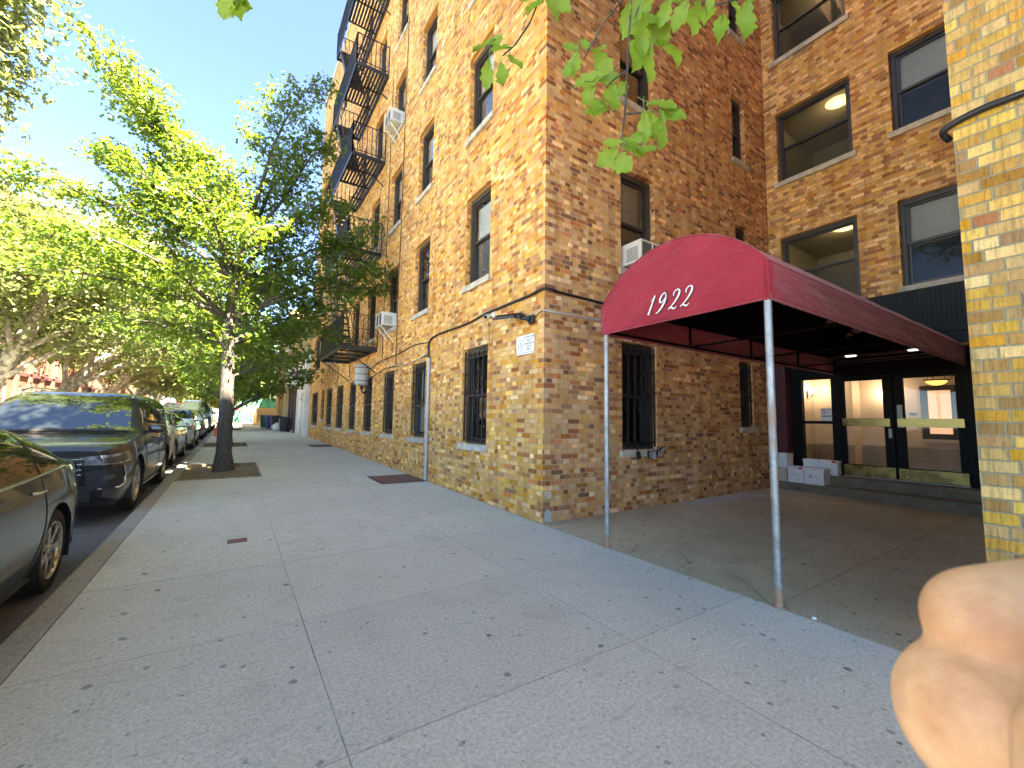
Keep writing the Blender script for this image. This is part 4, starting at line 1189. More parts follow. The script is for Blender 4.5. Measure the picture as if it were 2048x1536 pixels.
m = MB(); m.tube([(-0.07, 1.44, 2.99), (-0.02, 1.46, 2.9), (-0.012, 1.46, 2.62)], 0.005, 6); m.build('camera_wire', M['cable'], t)
# white notice with a shield
sg = MB(); sg.cbox(-0.012, -0.004, 0.22, 0.655, 2.285, 2.565, 0.002)
so_ = sg.build('wall_sign', M['white_paint']); tag(so_, 'white notice plate with a shield screwed to the brick near the corner', 'sign')
for s_, sz, z in (('ATTENTION', 0.042, 2.525), ('OPERATION', 0.040, 2.430), ('CLEAN', 0.040, 2.392), ('HALLS', 0.040, 2.352)):
    text_mesh(s_, sz, TM(-0.0132, 0.335, z), 'lettering', M['ink'], so_, 0.0005)
m = MB()
for z, w in ((2.490, 0.07), (2.465, 0.05)): m.box(-0.0135, -0.0125, 0.335 - w, 0.335 + w, z - 0.006, z + 0.006)
m.box(-0.0135, -0.0125, 0.27, 0.61, 2.303, 2.311)
m.build('small_print', M['ink_grey'], so_)
sh = [(0, -0.095), (-0.045, -0.05), (-0.062, 0.02), (-0.06, 0.065), (-0.03, 0.06), (0, 0.085), (0.03, 0.06), (0.06, 0.065), (0.062, 0.02), (0.045, -0.05)]
m = MB()
T = TM(-0.0132, 0.545, 2.435)
for a, b in zip(sh, sh[1:] + sh[:1]): m.bar(T @ Vector((a[0], a[1], 0)), T @ Vector((b[0], b[1], 0)), 0.001, 0.007, up=(1, 0, 0))
for (a, b) in (((-0.018, 0.02), (0.018, 0.02)), ((-0.012, 0.0), (0.012, 0.0)), ((-0.018, -0.025), (0.018, -0.025)), ((0, 0.045), (0, -0.05))): m.bar(T @ Vector((a[0], a[1], 0)), T @ Vector((b[0], b[1], 0)), 0.001, 0.005, up=(1, 0, 0))
m.build('shield_emblem', M['ink'], so_)
m = MB()
for y in (0.235, 0.64):
    for z in (2.30, 2.55): m.cbox(-0.016, -0.012, y - 0.006, y + 0.006, z - 0.006, z + 0.006, 0.001)
m.build('screws', M['iron'], so_)
# air conditioners
def air_con(o, U, D, u, z, w, h, label, brace=True):
    O = -D
    base = o + U * u + Vector((0, 0, z))
    t = thing('air_conditioner', label, 'air conditioner', base, 0, 'window air conditioners')
    B = lambda m, a, b, d0, d1, c, d: box_in(m, o, U, D, u + a, u + b, d0, d1, z + c, z + d)
    m = MB(); e = 0.33
    B(m, 0, w, -e + 0.02, 0.12, 0.02, h)
    B(m, 0, 0.03, -e, -e + 0.0195, 0, h); B(m, w - 0.03, w, -e, -e + 0.0195, 0, h); B(m, 0.03, w - 0.03, -e, -e + 0.0195, h - 0.03, h); B(m, 0.03, w - 0.03, -e, -e + 0.0195, 0, 0.03); B(m, w * .5 - .012, w * .5 + .012, -e, -e + 0.0195, 0.03, h - 0.03)
    m.build('casing', M['white_plastic'], t)
    m = MB()
    B(m, 0.032, w - 0.032, -e + 0.012, -e + 0.018, 0.032, h - 0.032)
    for sgn in (0, 1):
        for i in range(8):
            zz = 0.06 + (h - 0.14) * i / 8
            a = -0.003 if sgn == 0 else w + 0.001
            B(m, a, a + 0.002, -e + 0.06, -0.05, zz, zz + 0.012)
    m.build('louvres', M['dark_grille'], t)
    if brace:
        m = MB(); P = lambda a, d, c: o + U * (u + a) + D * d + Vector((0, 0, z + c))
        for q_ in (0.2, 0.8):
            m = MB(); m.bar(P(w * q_, -e + 0.03, -0.01), P(w * q_, -0.01, -0.34), 0.035, 0.02); m.build('brace', M['white_plastic'], t)
U, D = frame_axes('street')
air_con(OS, U, D, -7.17, 3.80, 0.56, 0.37, 'white air conditioner with brace in the second floor street window')
air_con(OS, U, D, -7.12, 9.55, 0.56, 0.37, 'white air conditioner with brace in the high street window near the fire escape')
U, D = frame_axes('court')
air_con(OS, U, D, 1.60, 3.79, 0.56, 0.36, 'white air conditioner in the courtyard window just left of the canopy', brace=False)
# key lock boxes hanging from the courtyard window bars
lbl = ['black lock box hanging alone at the left of the courtyard window sill', 'lock box with pale keypad hanging below the middle window bar', 'silver lock box leaning between two others on the sill', 'small lock box with keypad tucked beside the silver one', 'lock box with pale keypad sticking out past the right end of the sill']
for i, (x, tilt, z, cm) in enumerate(((1.80, -0.5, 0.83, 'plastic'), (2.05, -0.45, 0.83, 'white_plastic'), (2.17, -0.4, 0.81, 'grey_metal'), (2.26, -0.15, 0.84, 'white_plastic'), (2.36, 0.9, 0.90, 'white_plastic'))):
    t = thing('lock_box', lbl[i], 'lock box', (x, -0.07, z), 0, 'key lock boxes hanging at the window sill')
    c = Vector((x, -0.075 - 0.005 * (i % 2), z)); az = Vector((math.sin(tilt), -0.15, math.cos(tilt))).normalized(); ay = Vector((0, 1, 0)); ay = (ay - az * ay.dot(az)).normalized(); ax = ay.cross(az)
    m = MB(); m.obox(c, ax, ay, az, 0.031, 0.018, 0.052); m.build('body', M['plastic' if cm != 'grey_metal' else 'grey_metal'], t)
    m = MB(); m.obox(c - ay * 0.0195, ax, ay, az, 0.024, 0.0012, 0.04); f_ = m.build('face_plate', M[cm], t)
    if cm == 'white_plastic':
        m = MB()
        for r in range(3):
            for s in range(2): m.obox(c - ay * 0.0215 + az * (0.02 - 0.018 * r) + ax * (0.009 - .018 * s), ax, ay, az, 0.006, 0.0008, 0.006)
        m.build('keypad', M['ink'], f_)
    m = MB(); top = c + az * 0.052
    m.tube([top - ax * 0.018, top - ax * 0.018 + az * 0.04, top + az * 0.06 + ay * .02, top + ax * 0.018 + az * 0.04, top + ax * 0.018], 0.005, 6); m.build('shackle', M['iron'], t)
# stacked document boxes by the door
def carton(x0, x1, y0, y1, z0, h, mat, label, mark):
    t = thing('storage_box', label, 'box', ((x0 + x1) / 2, (y0 + y1) / 2, z0), 0, 'document boxes stacked by the entrance door')
    m = MB(); m.cbox(x0, x1, y1, y0, z0 + 0.002, z0 + h - 0.002, 0.004); m.build('body', M[mat], t)
    m = MB(); m.cbox(x0 - 0.006, x1 + 0.006, y1 - 0.006, y0 + 0.006, z0 + h - 0.045, z0 + h, 0.003); m.build('lid', M[mat], t)
    m = MB(); yc = (y0 + y1) / 2
    m.lathe([(0.0, 0.0), (0.011, 0.0), (0.011, -.002)], 12, Matrix(((0, 0, -1, x0 - 0.0075), (1, 0, 0, yc), (0, 1, 0, z0 + h - 0.025), (0, 0, 0, 1)))); m.build('hand_hole', M['ink'], t)
    if 'red' in mark:
        m = MB(); m.box(x0 - 0.008, x0 - 0.0065, y1 + 0.02, y1 + 0.095, z0 + h - 0.042, z0 + h - 0.004); m.build('red_sticker', M['card_red'], t)
    if 'line' in mark:
        m = MB(); m.box(x0 - 0.0015, x0 + .001, yc - 0.07, yc + 0.07, z0 + h * 0.5, z0 + h * 0.5 + 0.006); m.box(x0 - 0.0015, x0 + .001, yc + 0.03, yc + 0.07, z0 + h * 0.5 + .01, z0 + h * 0.5 + 0.018); m.build('printed_line', M['ink_grey'], t)
    if 'ring' in mark:
        m = MB(); T = Matrix(((0, 0, -1, x0 - 0.0012), (1, 0, 0, yc + 0.06), (0, 1, 0, z0 + h * 0.5), (0, 0, 0, 1)))
        m.lathe([(0.014, 0), (0.03, 0.0)], 18, T); m.box(x0 - 0.0015, x0 + .001, yc - 0.10, yc + 0.01, z0 + h * 0.5 - 0.004, z0 + h * 0.5 + 0.003); m.build('ring_mark', M['ink_grey'], t)
carton(6.03, 6.35, -0.01, -0.30, 0.18, 0.285, 'card_tan', 'tan sided document box at the bottom of the stack against the brick wall', ())
carton(6.04, 6.31, -0.02, -0.31, 0.467, 0.28, 'card', 'white document box on top of the tan one against the brick wall', ('line',))
carton(6.02, 6.31, -0.325, -0.615, 0.18, 0.315, 'card', 'white document box with red sticker and thin printed line at front middle', ('red', 'line'))
carton(6.01, 6.30, -0.63, -0.955, 0.18, 0.315, 'card', 'white document box with round grey mark at the right end of the front row', ('ring',))
carton(6.37, 6.54, -0.47, -1.06, 0.357, 0.285, 'card', 'long white document box with red sticker standing behind on the upper step', ('red',))
# steel cellar doors in the pavement, valve cover
def hatch(x0, x1, y0, y1, label):
    z = lambda y: G(y) + 0.004
    t = thing('cellar_hatch', label, 'hatch', ((x0 + x1) / 2, (y0 + y1) / 2, G((y0 + y1) / 2)), 0, 'steel cellar doors in the pavement')
    m = MB(); w = 0.045
    for (a, b, c, d) in ((x0, x1, y0, y0 + w), (x0, x1, y1 - w, y1), (x0, x0 + w, y0 + w, y1 - w), (x1 - w, x1, y0 + w, y1 - w)):
        m.add([(a, c, z(c) + .006), (b, c, z(c) + .006), (b, d, z(d) + .006), (a, d, z(d) + .006)], [(0, 1, 2, 3)])
    m.build('frame', M['iron'], t)
    ym = (y0 + y1) / 2
    for (c, d) in ((y0 + w, ym - 0.004), (ym + 0.004, y1 - w)):
        m = MB(); m.add([(x0 + w, c, z(c) + .004), (x1 - w, c, z(c) + .004), (x1 - w, d, z(d) + .004), (x0 + w, d, z(d) + .004)], [(0, 1, 2, 3)])
        for i in range(14):
            for j in range(8):
                px, py = x0 + w + .03 + (x1 - x0 - 2 * w - .06) * i / 13, c + .03 + (d - c - .06) * j / 7
                s = 0.014; a = 0.7 if (i + j) % 2 else -0.7
                m.bar((px - s * math.cos(a), py - s * math.sin(a), z(py) + .006), (px + s * math.cos(a), py + s * math.sin(a), z(py) + .006), 0.006, 0.003)
        m.build('door_leaf', M['hatch'], t)
hatch(-0.97, -0.06, 3.86, 4.96, 'reddish steel cellar hatch in the pavement beside the grey conduit')
hatch(-0.90, -0.06, 13.25, 14.55, 'reddish steel cellar hatch farther along beside the wall')
m = MB()
for (a, b, c, d) in ((-3.43, -3.25, 0.90, 0.925), (-3.43, -3.25, 1.02, 1.045), (-3.43, -3.40, .925, 1.02), (-3.28, -3.25, .925, 1.02)): m.box(a, b, c, d, G(1) - 0.01, G(1) + 0.005)
m.box(-3.40, -3.28, .925, 1.02, G(1) - .01, G(1) + .003)
tag(m.build('valve_cover', M['hatch']), 'small rectangular iron valve cover set in the pavement concrete', 'valve cover')
# ------------------------------------------------------------------ parked cars
def table(keys):
    xs = [k[0] for k in keys]; ys = [k[1] for k in keys]
    def f(s):
        if s <= xs[0]: return ys[0]
        if s >= xs[-1]: return ys[-1]
        for i in range(len(xs) - 1):
            if xs[i] <= s <= xs[i + 1]: break
        h = xs[i + 1] - xs[i]; t_ = (s - xs[i]) / h
        d = lambda j: 0 if j in (0, len(xs) - 1) and False else ((ys[min(j + 1, len(ys) - 1)] - ys[max(j - 1, 0)]) / (xs[min(j + 1, len(xs) - 1)] - xs[max(j - 1, 0)]))
        m0, m1 = d(i) * h, d(i + 1) * h
        sl_ = (ys[i + 1] - ys[i])
        lim = 3 * abs(sl_)
        m0 = max(-lim, min(lim, m0)) if sl_ * m0 > 0 else 0
        m1 = max(-lim, min(lim, m1)) if sl_ * m1 > 0 else 0
        return (2 * t_ ** 3 - 3 * t_ ** 2 + 1) * ys[i] + (t_ ** 3 - 2 * t_ ** 2 + t_) * m0 + (-2 * t_ ** 3 + 3 * t_ ** 2) * ys[i + 1] + (t_ ** 3 - t_ ** 2) * m1
    return f

CARS = {
 'sedan': dict(L=4.90, W=1.84, fw=0.96, rw=3.78, R=0.335, arch=0.385,
   T=[(0, .70), (.06, .76), (.25, .84), (.9, .95), (1.35, 1.02), (1.8, 1.22), (2.25, 1.39), (2.75, 1.45), (3.25, 1.43), (3.7, 1.33), (4.2, 1.13), (4.45, 1.075), (4.75, 1.05), (4.87, 1.0), (4.9, .93)],
   B=[(0, .66), (.25, .76), (.9, .87), (1.35, .92), (3.0, .95), (4.0, .985), (4.6, .985), (4.9, .88)],
   hw=[(0, .66), (.05, .745), (.16, .82), (.45, .89), (1.0, .92), (3.9, .92), (4.4, .885), (4.72, .81), (4.86, .74), (4.9, .66)], bot=.19, win=[(1.62, 2.58), (2.66, 3.42), (3.48, 3.98)], ws=(1.42, 2.35), rg=(3.42, 4.28), roof=1.45),
 'suv': dict(L=5.04, W=2.0, fw=0.96, rw=3.82, R=0.385, arch=0.435,
   T=[(0, .93), (.05, .98), (.2, 1.02), (.6, 1.06), (1.1, 1.095), (1.32, 1.13), (1.80, 1.52), (2.15, 1.71), (2.5, 1.76), (3.6, 1.78), (4.6, 1.75), (4.82, 1.66), (4.97, 1.25), (5.04, 1.0)],
   B=[(0, .88), (.2, .95), (.6, .99), (1.5, 1.05), (4.0, 1.12), (4.8, 1.12), (5.04, .92)],
   hw=[(0, .80), (.04, .88), (.13, .945), (.35, .98), (.8, 1.0), (4.2, 1.0), (4.7, .95), (4.95, .88), (5.04, .78)], bot=.24, n0=4.2, tum=.17, win=[(1.62, 2.72), (2.80, 3.66), (3.74, 4.55)], ws=(1.34, 2.22), rg=(4.66, 4.97), roof=1.78),
 'hatch': dict(L=4.30, W=1.77, fw=0.85, rw=3.5, R=0.32, arch=0.37,
   T=[(0, .74), (.06, .82), (.25, .92), (.8, 1.04), (1.1, 1.10), (1.5, 1.32), (1.9, 1.48), (2.4, 1.53), (3.2, 1.52), (3.8, 1.44), (4.1, 1.2), (4.26, 1.0), (4.3, .85)],
   B=[(0, .70), (.25, .84), (.8, .93), (1.1, .96), (3, 1.0), (4.1, .98), (4.3, .8)],
   hw=[(0, .66), (.05, .74), (.16, .81), (.4, .86), (.9, .885), (3.6, .885), (4.1, .83), (4.26, .76), (4.3, .68)], bot=.18, win=[(1.35, 2.3), (2.38, 3.2), (3.28, 3.75)], ws=(1.15, 1.98), rg=(3.85, 4.18), roof=1.53),
 'van': dict(L=5.2, W=1.98, fw=0.95, rw=4.1, R=0.36, arch=0.41,
   T=[(0, .92), (.06, 1.02), (.3, 1.10), (.9, 1.22), (1.1, 1.28), (1.5, 1.68), (1.85, 1.93), (2.3, 2.0), (4.8, 2.0), (5.08, 1.9), (5.2, 1.5)],
   B=[(0, .88), (.3, 1.02), (.9, 1.10), (4.8, 1.15), (5.2, 1.1)],
   hw=[(0, .74), (.05, .84), (.16, .91), (.5, .97), (.9, .99), (4.8, .99), (5.08, .95), (5.2, .88)], bot=.24, win=[(1.4, 2.3), (2.4, 3.5), (3.6, 4.7)], ws=(1.1, 1.9), rg=(5.0, 5.17), roof=2.0),
}

def wheel(parent, x, y, side, R, W_, style, name='wheel'):
    """tyre mesh with its rim as child; side = +1 faces +x"""
    T = Matrix(((0, 0, side, x), (1, 0, 0, y), (0, 1, 0, R), (0, 0, 0, 1)))
    rr = R * 0.70
    m = MB()
    m.lathe([(rr, -0.20), (R * 0.93, -0.20), (R * 0.985, -0.17), (R, -0.13), (R, -0.05), (R * 0.985, -0.015), (R * 0.94, 0.0), (R * 0.85, 0.008), (rr * 1.03, 0.002), (rr, -0.008)], 40, T)
    w = m.build(name, M['rubber'], parent, local=True)
    m = MB()
    m.lathe([(rr, -0.008), (rr * 0.985, 0.004), (rr * 0.94, 0.0), (rr * 0.92, -0.03), (rr * 0.90, -0.12)], 40, T)
    m.lathe([(0.0, -0.012), (0.05, -0.012), (0.058, -0.022), (0.058, -0.05)], 16, T)
    n = {'five': 5, 'twin': 10, 'ten': 7}[style]
    for k in range(n):
        a = 2 * math.pi * k / n
        offs_ = (-0.016, 0.016) if style == 'five' else (0,)
        for o in ((-0.12, 0.12) if style == 'five' else (0.0,)):
            a0, a1 = a + o * 0.4, a + o
            wd0, wd1 = (0.026, 0.020) if style != 'twin' else (0.018, 0.014)
            p0 = Vector((0.045 * math.cos(a0), 0.045 * math.sin(a0), -0.022)); p1 = Vector((rr * 0.94 * math.cos(a1), rr * 0.94 * math.sin(a1), -0.012))
            d = (p1 - p0).normalized(); s = Vector((-d.y, d.x, 0)).normalized()
            vs = [p0 - s * wd0 + Vector((0, 0, .0)), p0 + s * wd0, p1 + s * wd1, p1 - s * wd1]
            vs += [v + Vector((0, 0, -0.035)) for v in vs]
            mid = [(vs[0] + vs[1]) / 2 + Vector((0, 0, 0.008)), (vs[2] + vs[3]) / 2 + Vector((0, 0, 0.006))]
            V = [T @ v for v in vs + mid]
            m.add(V, [(0, 8, 9, 3), (8, 1, 2, 9), (0, 3, 7, 4), (1, 5, 6, 2), (3, 9, 2, 6, 7), (0, 4, 5, 1, 8)])
    m.build('rim', M['alloy'], w, local=True)
    m = MB(); m.lathe([(0.0, -0.10), (rr * 0.9, -0.10)], 30, T); m.build('brake_disc', M['alloy_dark'], w, local=True)
    return w

def car(kind, label, cat, pm, loc, rz=0.0, group=None, lod=0, style='five', rails=False, name='parked_car', roofn=5.0):
    """built nose towards -y, length along y, standing on z = 0; origin at mid length"""
    P = CARS[kind]
    root = thing(name, label, cat, loc, rz, group)
    L, Wd = P['L'], P['W']
    T, B, HW = table(P['T']), table(P['B']), table(P['hw'])
    sc = (Wd / 2) / max(h for _, h in P['hw'])
    Y = lambda s: s - L / 2
    def under(s):
        u = P['bot'] + 0.10 * max(0, 1 - s / 0.35) ** 2 + 0.12 * max(0, 1 - (L - s) / 0.4) ** 2
        for w in (P['fw'], P['rw']):
            d = abs(s - w)
            if d < P['arch']: u = max(u, P['R'] + math.sqrt(P['arch'] ** 2 - d * d))
        return u
    bot0 = P['bot']
    def side(s, z):
        """half width of the flank below the shoulder"""
        q = min(1, max(0, (z - bot0) / max(0.05, B(s) - bot0)))
        prof = table([(0, .93), (.18, .975), (.42, 1.0), (.62, .992), (.80, .975), (1.0, .935)])
        return HW(s) * sc * prof(q)
    gmax = P['roof'] - B(2.5)
    def nexp(s):
        g = T(s) - B(s)
        n0 = P.get('n0', 2.6); return n0 + (roofn - n0) * min(1, g / (gmax * 0.8))
    tumble = P.get('tum', 0.24)
    def upper(s, th):
        """th 0 at the shoulder, pi/2 on the centre line"""
        g = max(0.02, T(s) - B(s)); n = nexp(s)
        z = B(s) + g * math.sin(th) ** (2 / n)
        yb = side(s, B(s))
        return yb * math.cos(th) ** (2 / n) * (1 - tumble * (z - B(s)) / gmax), z
    def upper_at(s, z):
        g = max(0.02, T(s) - B(s)); n = nexp(s)
        q = min(0.9999, max(0, (z - B(s)) / g))
        return side(s, B(s)) * (1 - q ** n) ** (1 / n) * (1 - tumble * (z - B(s)) / gmax)
    def flank(s, z): return side(s, z) if z <= B(s) else upper_at(s, z)
    st = [0.0, .02, .05, .09, .14, .2, .27, .35, .45, .55]
    s_ = 0.62
    while s_ < L - 0.5: st.append(s_); s_ += 0.09 if not lod else 0.16
    st += [L - x for x in (.45, .36, .28, .2, .14, .09, .05, .02, 0)]
    for w in (P['fw'], P['rw']):
        st += [w + P['arch'] * math.cos(math.pi * i / (26 if not lod else 14)) * 0.9999 for i in range(0, (27 if not lod else 15))] + [w - P['arch'] - 0.004, w + P['arch'] + 0.004]
    st = sorted(st)
    st2 = [st[0]]
    for s in st[1:]:
        if s - st2[-1] > 0.003: st2.append(s)
    st = st2; nl, nu = 9, 15
    ring = []
    for s in st:
        u = under(s); b = B(s)
        half = [(side(s, u + (b - u) * i / nl), u + (b - u) * i / nl) for i in range(nl)] + [upper(s, math.pi / 2 * (i / nu) ** 1.0) for i in range(nu + 1)]
        ring.append([(y, z) for y, z in half] + [(-y, z) for y, z in half[-2::-1]])
    m = MB(); k = len(ring[0])
    vs = [(y, Y(s), z) for s, r in zip(st, ring) for y, z in r]
    fs = [(i * k + j, i * k + j + 1, (i + 1) * k + j + 1, (i + 1) * k + j) for i in range(len(st) - 1) for j in range(k - 1)]
    m.add(vs, [f[::-1] for f in fs], True)
    r0, r1 = ring[0], ring[-1]
    m.add([(y, Y(0), z) for y, z in r0], [tuple(range(k))]); m.add([(y, Y(L), z) for y, z in r1], [tuple(range(k))[::-1]])
    body = m.build('body', M[pm], root, local=True)
    # dark underbody and wheel housings
    m = MB(); m.box(-Wd / 2 + 0.13, Wd / 2 - 0.13, Y(0.12), Y(L - 0.12), P['bot'] - 0.02, P['bot'] + 0.12)
    for w in (P['fw'], P['rw']):
        for sg in (1, -1):
            xo, xi = sg * (side(w, 0.6) - 0.012), sg * (Wd / 2 - 0.42)
            n_ = 16
            pa = [(Y(w + P['arch'] * 0.995 * math.cos(math.pi * i / n_)), P['R'] + P['arch'] * 0.995 * math.sin(math.pi * i / n_)) for i in range(n_ + 1)]
            pa = [(pa[0][0], P['bot'])] + pa + [(pa[-1][0], P['bot'])]
            v = [(xo, a, b) for a, b in pa] + [(xi, a, b) for a, b in pa]; q = len(pa)
            m.add(v, [(i, i + 1, q + i + 1, q + i) for i in range(q - 1)]); m.add([(xi, a, b) for a, b in pa], [tuple(range(q))])
    m.build('underbody', M['plastic'], root, local=True)
    for w in (P['fw'], P['rw']):
        for sg in (1, -1): wheel(root, sg * (side(w, 0.5) - 0.03), Y(w), sg, P['R'], 0.2, style)
    # glass set just proud of the body
    def patch(fn, nu_, nv_, name, mat, flip=False, parent=root):
        m = MB(); m.grid(fn, nu_, nv_, True, flip); return m.build(name, M[mat], parent, local=True)
    def wsf(s0, s1, frac):
        def f(u, v):
            s = s0 + (s1 - s0) * v
            a = (u * 2 - 1)
            y_, z_ = upper(s, math.acos(min(1, abs(a) * frac) ** 1.0) if True else 0)
            yb = side(s, B(s))
            # height of the surface at fraction of the width
            lo, hi = 0.0, math.pi / 2
            tgt = abs(a) * frac * yb * (1 - tumble * (T(s) - B(s)) / gmax)
            for _ in range(24):
                md = (lo + hi) / 2
                if upper(s, md)[0] > tgt: lo = md
                else: hi = md
            y_, z_ = upper(s, (lo + hi) / 2)
            return (math.copysign(tgt, a), Y(s), z_)
        return f
    def lift(f, d, ny):
        return lambda u, v: tuple(Vector(f(u, v)) + Vector((0, ny * d * 0.8, d * 0.6)))
    patch(lift(wsf(*P['ws'], 0.86), 0.007, -1), 24, 12, 'windscreen', 'car_glass')
    patch(lift(wsf(*P['rg'], 0.80), 0.007, 1), 20, 10, 'rear_window', 'car_glass')
    if not lod:
        m = MB(); f = lift(wsf(P['ws'][0] - .012, P['ws'][0] + .02, 0.88), 0.012, -1); m.grid(f, 20, 2); m.bar(f(0.48, 1), f(0.88, 1.6), 0.018, 0.012); m.bar(f(0.12, 1), f(0.5, 1.6), 0.018, 0.012); m.build('wiper', M['plastic'], root, local=True)
    for sg in (1, -1):
        for (a, b) in P['win']:
            def fw_(u, v, a=a, b=b, sg=sg):
                s = a + (b - a) * u
                zb = B(s) + 0.035; zt = max(zb + 0.006, min(T(s) - 0.085, P['roof'] - 0.13))
                z = zb + (zt - zb) * v
                return (sg * (upper_at(s, z) + 0.006), Y(s), z)
            patch(fw_, 16, 8, 'side_window', 'car_glass', flip=(sg > 0))
        # trim line under the glass, black pillars between
        m = MB(); a, b = P['win'][0][0] - 0.06, P['win'][-1][1] + 0.05
        m.tube([(sg * (upper_at(a + (b - a) * i / 24, B(a + (b - a) * i / 24) + 0.022) + 0.006), Y(a + (b - a) * i / 24), B(a + (b - a) * i / 24) + 0.022) for i in range(25)], 0.011, 6)
        if kind == 'sedan':
            pts = []
            for i in range(25):
                s = a + (b - a) * i / 24; z = max(B(s) + 0.03, min(T(s) - 0.07, P['roof'] - 0.115)); pts.append((sg * (upper_at(s, z) + 0.006), Y(s), z))
            m.tube(pts, 0.009, 6)
        m.build('window_trim', M['chrome' if kind in ('sedan',) else 'plastic'], root, local=True)
        for (w0, w1) in zip(P['win'], P['win'][1:]):
            def fp(u, v, a=w0[1], b=w1[0], sg=sg):
                s = a + (b - a) * u
                zb = B(s) + 0.03; zt = max(zb + 0.01, min(T(s) - 0.08, P['roof'] - 0.125))
                z = zb + (zt - zb) * v
                return (sg * (upper_at(s, z) + 0.004), Y(s), z)
            patch(fp, 2, 8, 'window_pillar', 'plastic', flip=(sg > 0))
        # black windscreen pillar
        def fa(u, v, sg=sg):
            s = P['ws'][0] + 0.1 + (P['ws'][1] - P['ws'][0] - 0.12) * u
            zt = T(s) - 0.012; zb = max(B(s) + 0.01, T(s) - 0.085)
            z = zb + (zt - zb) * v
            return (sg * (upper_at(s, z) + 0.004), Y(s) - 0.003, z)
        patch(fa, 14, 4, 'windscreen_pillar', 'plastic', flip=(sg > 0))
        # door seams and handles
        if lod < 2:
            m = MB()
            d0, d1, d2 = P['win'][0][0] - 0.12, (P['win'][0][1] + P['win'][1][0]) / 2, min(P['win'][1][1] + 0.05, P['rw'] - 0.1)
            for ds in (d0, d1, d2):
                pts = []
                for i in range(15):
                    z = P['bot'] + 0.09 + (B(ds) + 0.01 - P['bot'] - 0.09) * i / 14
                    s = ds + (0.34 * max(0, 1 - (z - P['bot']) / 0.5) ** 1.5 * -1 if ds == d2 else 0)
                    pts.append((sg * (flank(s, z) + 0.0005), Y(s), z))
                m.tube(pts, 0.0045, 5)
            m.tube([(sg * (flank(d0 + (d2 - .33 - d0) * i / 14, P['bot'] + .09) + .0005), Y(d0 + (d2 - .33 - d0) * i / 14), P['bot'] + .09) for i in range(15)], 0.0045, 5)
            m.build('door_seams', M['plastic'], root, local=True)
            for ds in (d1 - 0.2, d2 - 0.16):
                z = B(ds) - 0.085; x = flank(ds, z)
                m = MB(); m.tube([(sg * (x + 0.002), Y(ds - .09), z), (sg * (x + 0.03), Y(ds - .07), z), (sg * (x + 0.032), Y(ds + .07), z), (sg * (x + 0.002), Y(ds + .09), z)], 0.012, 8)
                m.build('door_handle', M['chrome' if kind == 'sedan' else pm], root, local=True)
            # sill strip
            m = MB(); m.tube([(sg * (side(P['fw'] + P['arch'] + .03 + (P['rw'] - P['fw'] - 2 * P['arch'] - .06) * i / 12, P['bot'] + .03) + 0.002), Y(P['fw'] + P['arch'] + .03 + (P['rw'] - P['fw'] - 2 * P['arch'] - .06) * i / 12), P['bot'] + .035) for i in range(13)], 0.018, 6); m.build('sill_strip', M['chrome' if kind == 'suv' else 'plastic'], root, local=True)
        # mirror
        ms = P['win'][0][0] + 0.10; z = B(ms) + 0.06; x = upper_at(ms, z)
        m = MB()
        def mir(u, v, x=x, z=z, ms=ms, sg=sg):
            a, b = 2 * math.pi * u, math.pi * v - math.pi / 2
            ca, sa = math.cos(a), math.sin(a)
            e = lambda q, p: math.copysign(abs(q) ** p, q)
            return (sg * (x + 0.15 + 0.115 * math.sin(b)), Y(ms) - 0.01 + 0.07 * e(ca, .7) * math.cos(b) ** .5, z + 0.05 + 0.075 * e(sa, .7) * math.cos(b) ** .5)
        m.grid(mir, 18, 12); mo = m.build('wing_mirror', M[pm], root, local=True)
        m = MB(); m.bar((sg * (x - .01), Y(ms), z - .005), (sg * (x + 0.10), Y(ms), z + .02), 0.06, 0.035); m.build('mirror_foot', M['plastic'], mo, local=True)
        m = MB(); m.box(sg * (x + .06), sg * (x + .24), Y(ms) + .062, Y(ms) + .066, z - .005, z + .105); m.build('mirror_glass', M['car_glass'], mo, local=True)
        # lamps wrap the corner
        def corner(z0, z1, pa, pb, off, taper, rear):
            h0 = side(0 if not rear else L, (z0 + z1) / 2)
            def f(u, v, sg=sg):
                p = pa + (pb - pa) * u
                zc = z0 + (z1 - z0) * (0.5 + (v - .5) * (1 - taper * (1 - u)))
                zc += 0.05 * u * (1 if not rear else .3)
                s = max(0, p)
                xx = flank(s if not rear else L - s, zc)
                if p < 0: xx = min(xx, flank(0 if not rear else L, zc)) + p
                nrm = Vector((0.25 + 0.75 * max(0, min(1, p / .3 + .2)), (-1 if not rear else 1) * (1 - 0.7 * max(0, min(1, p / .3))), 0)).normalized()
                return (sg * (xx + nrm.x * off), Y(s if not rear else L - s) + nrm.y * off, zc)
            return f
        zl = {'sedan': (.63, .75), 'suv': (.72, .86), 'hatch': (.68, .82), 'van': (.80, .98)}[kind]
        patch(corner(*zl, -0.26 if kind == 'suv' else -0.20, 0.40, 0.010, 0.25 if kind == 'suv' else 0.45, False), 18, 6, 'headlight', 'headlamp', flip=(sg < 0))
        zt = {'sedan': (.84, .97), 'suv': (.92, 1.1), 'hatch': (.82, 1.0), 'van': (1.1, 1.5)}[kind]
        patch(corner(*zt, -0.18, 0.30, 0.010, 0.3, True), 14, 5, 'tail_light', 'tail', flip=(sg > 0))
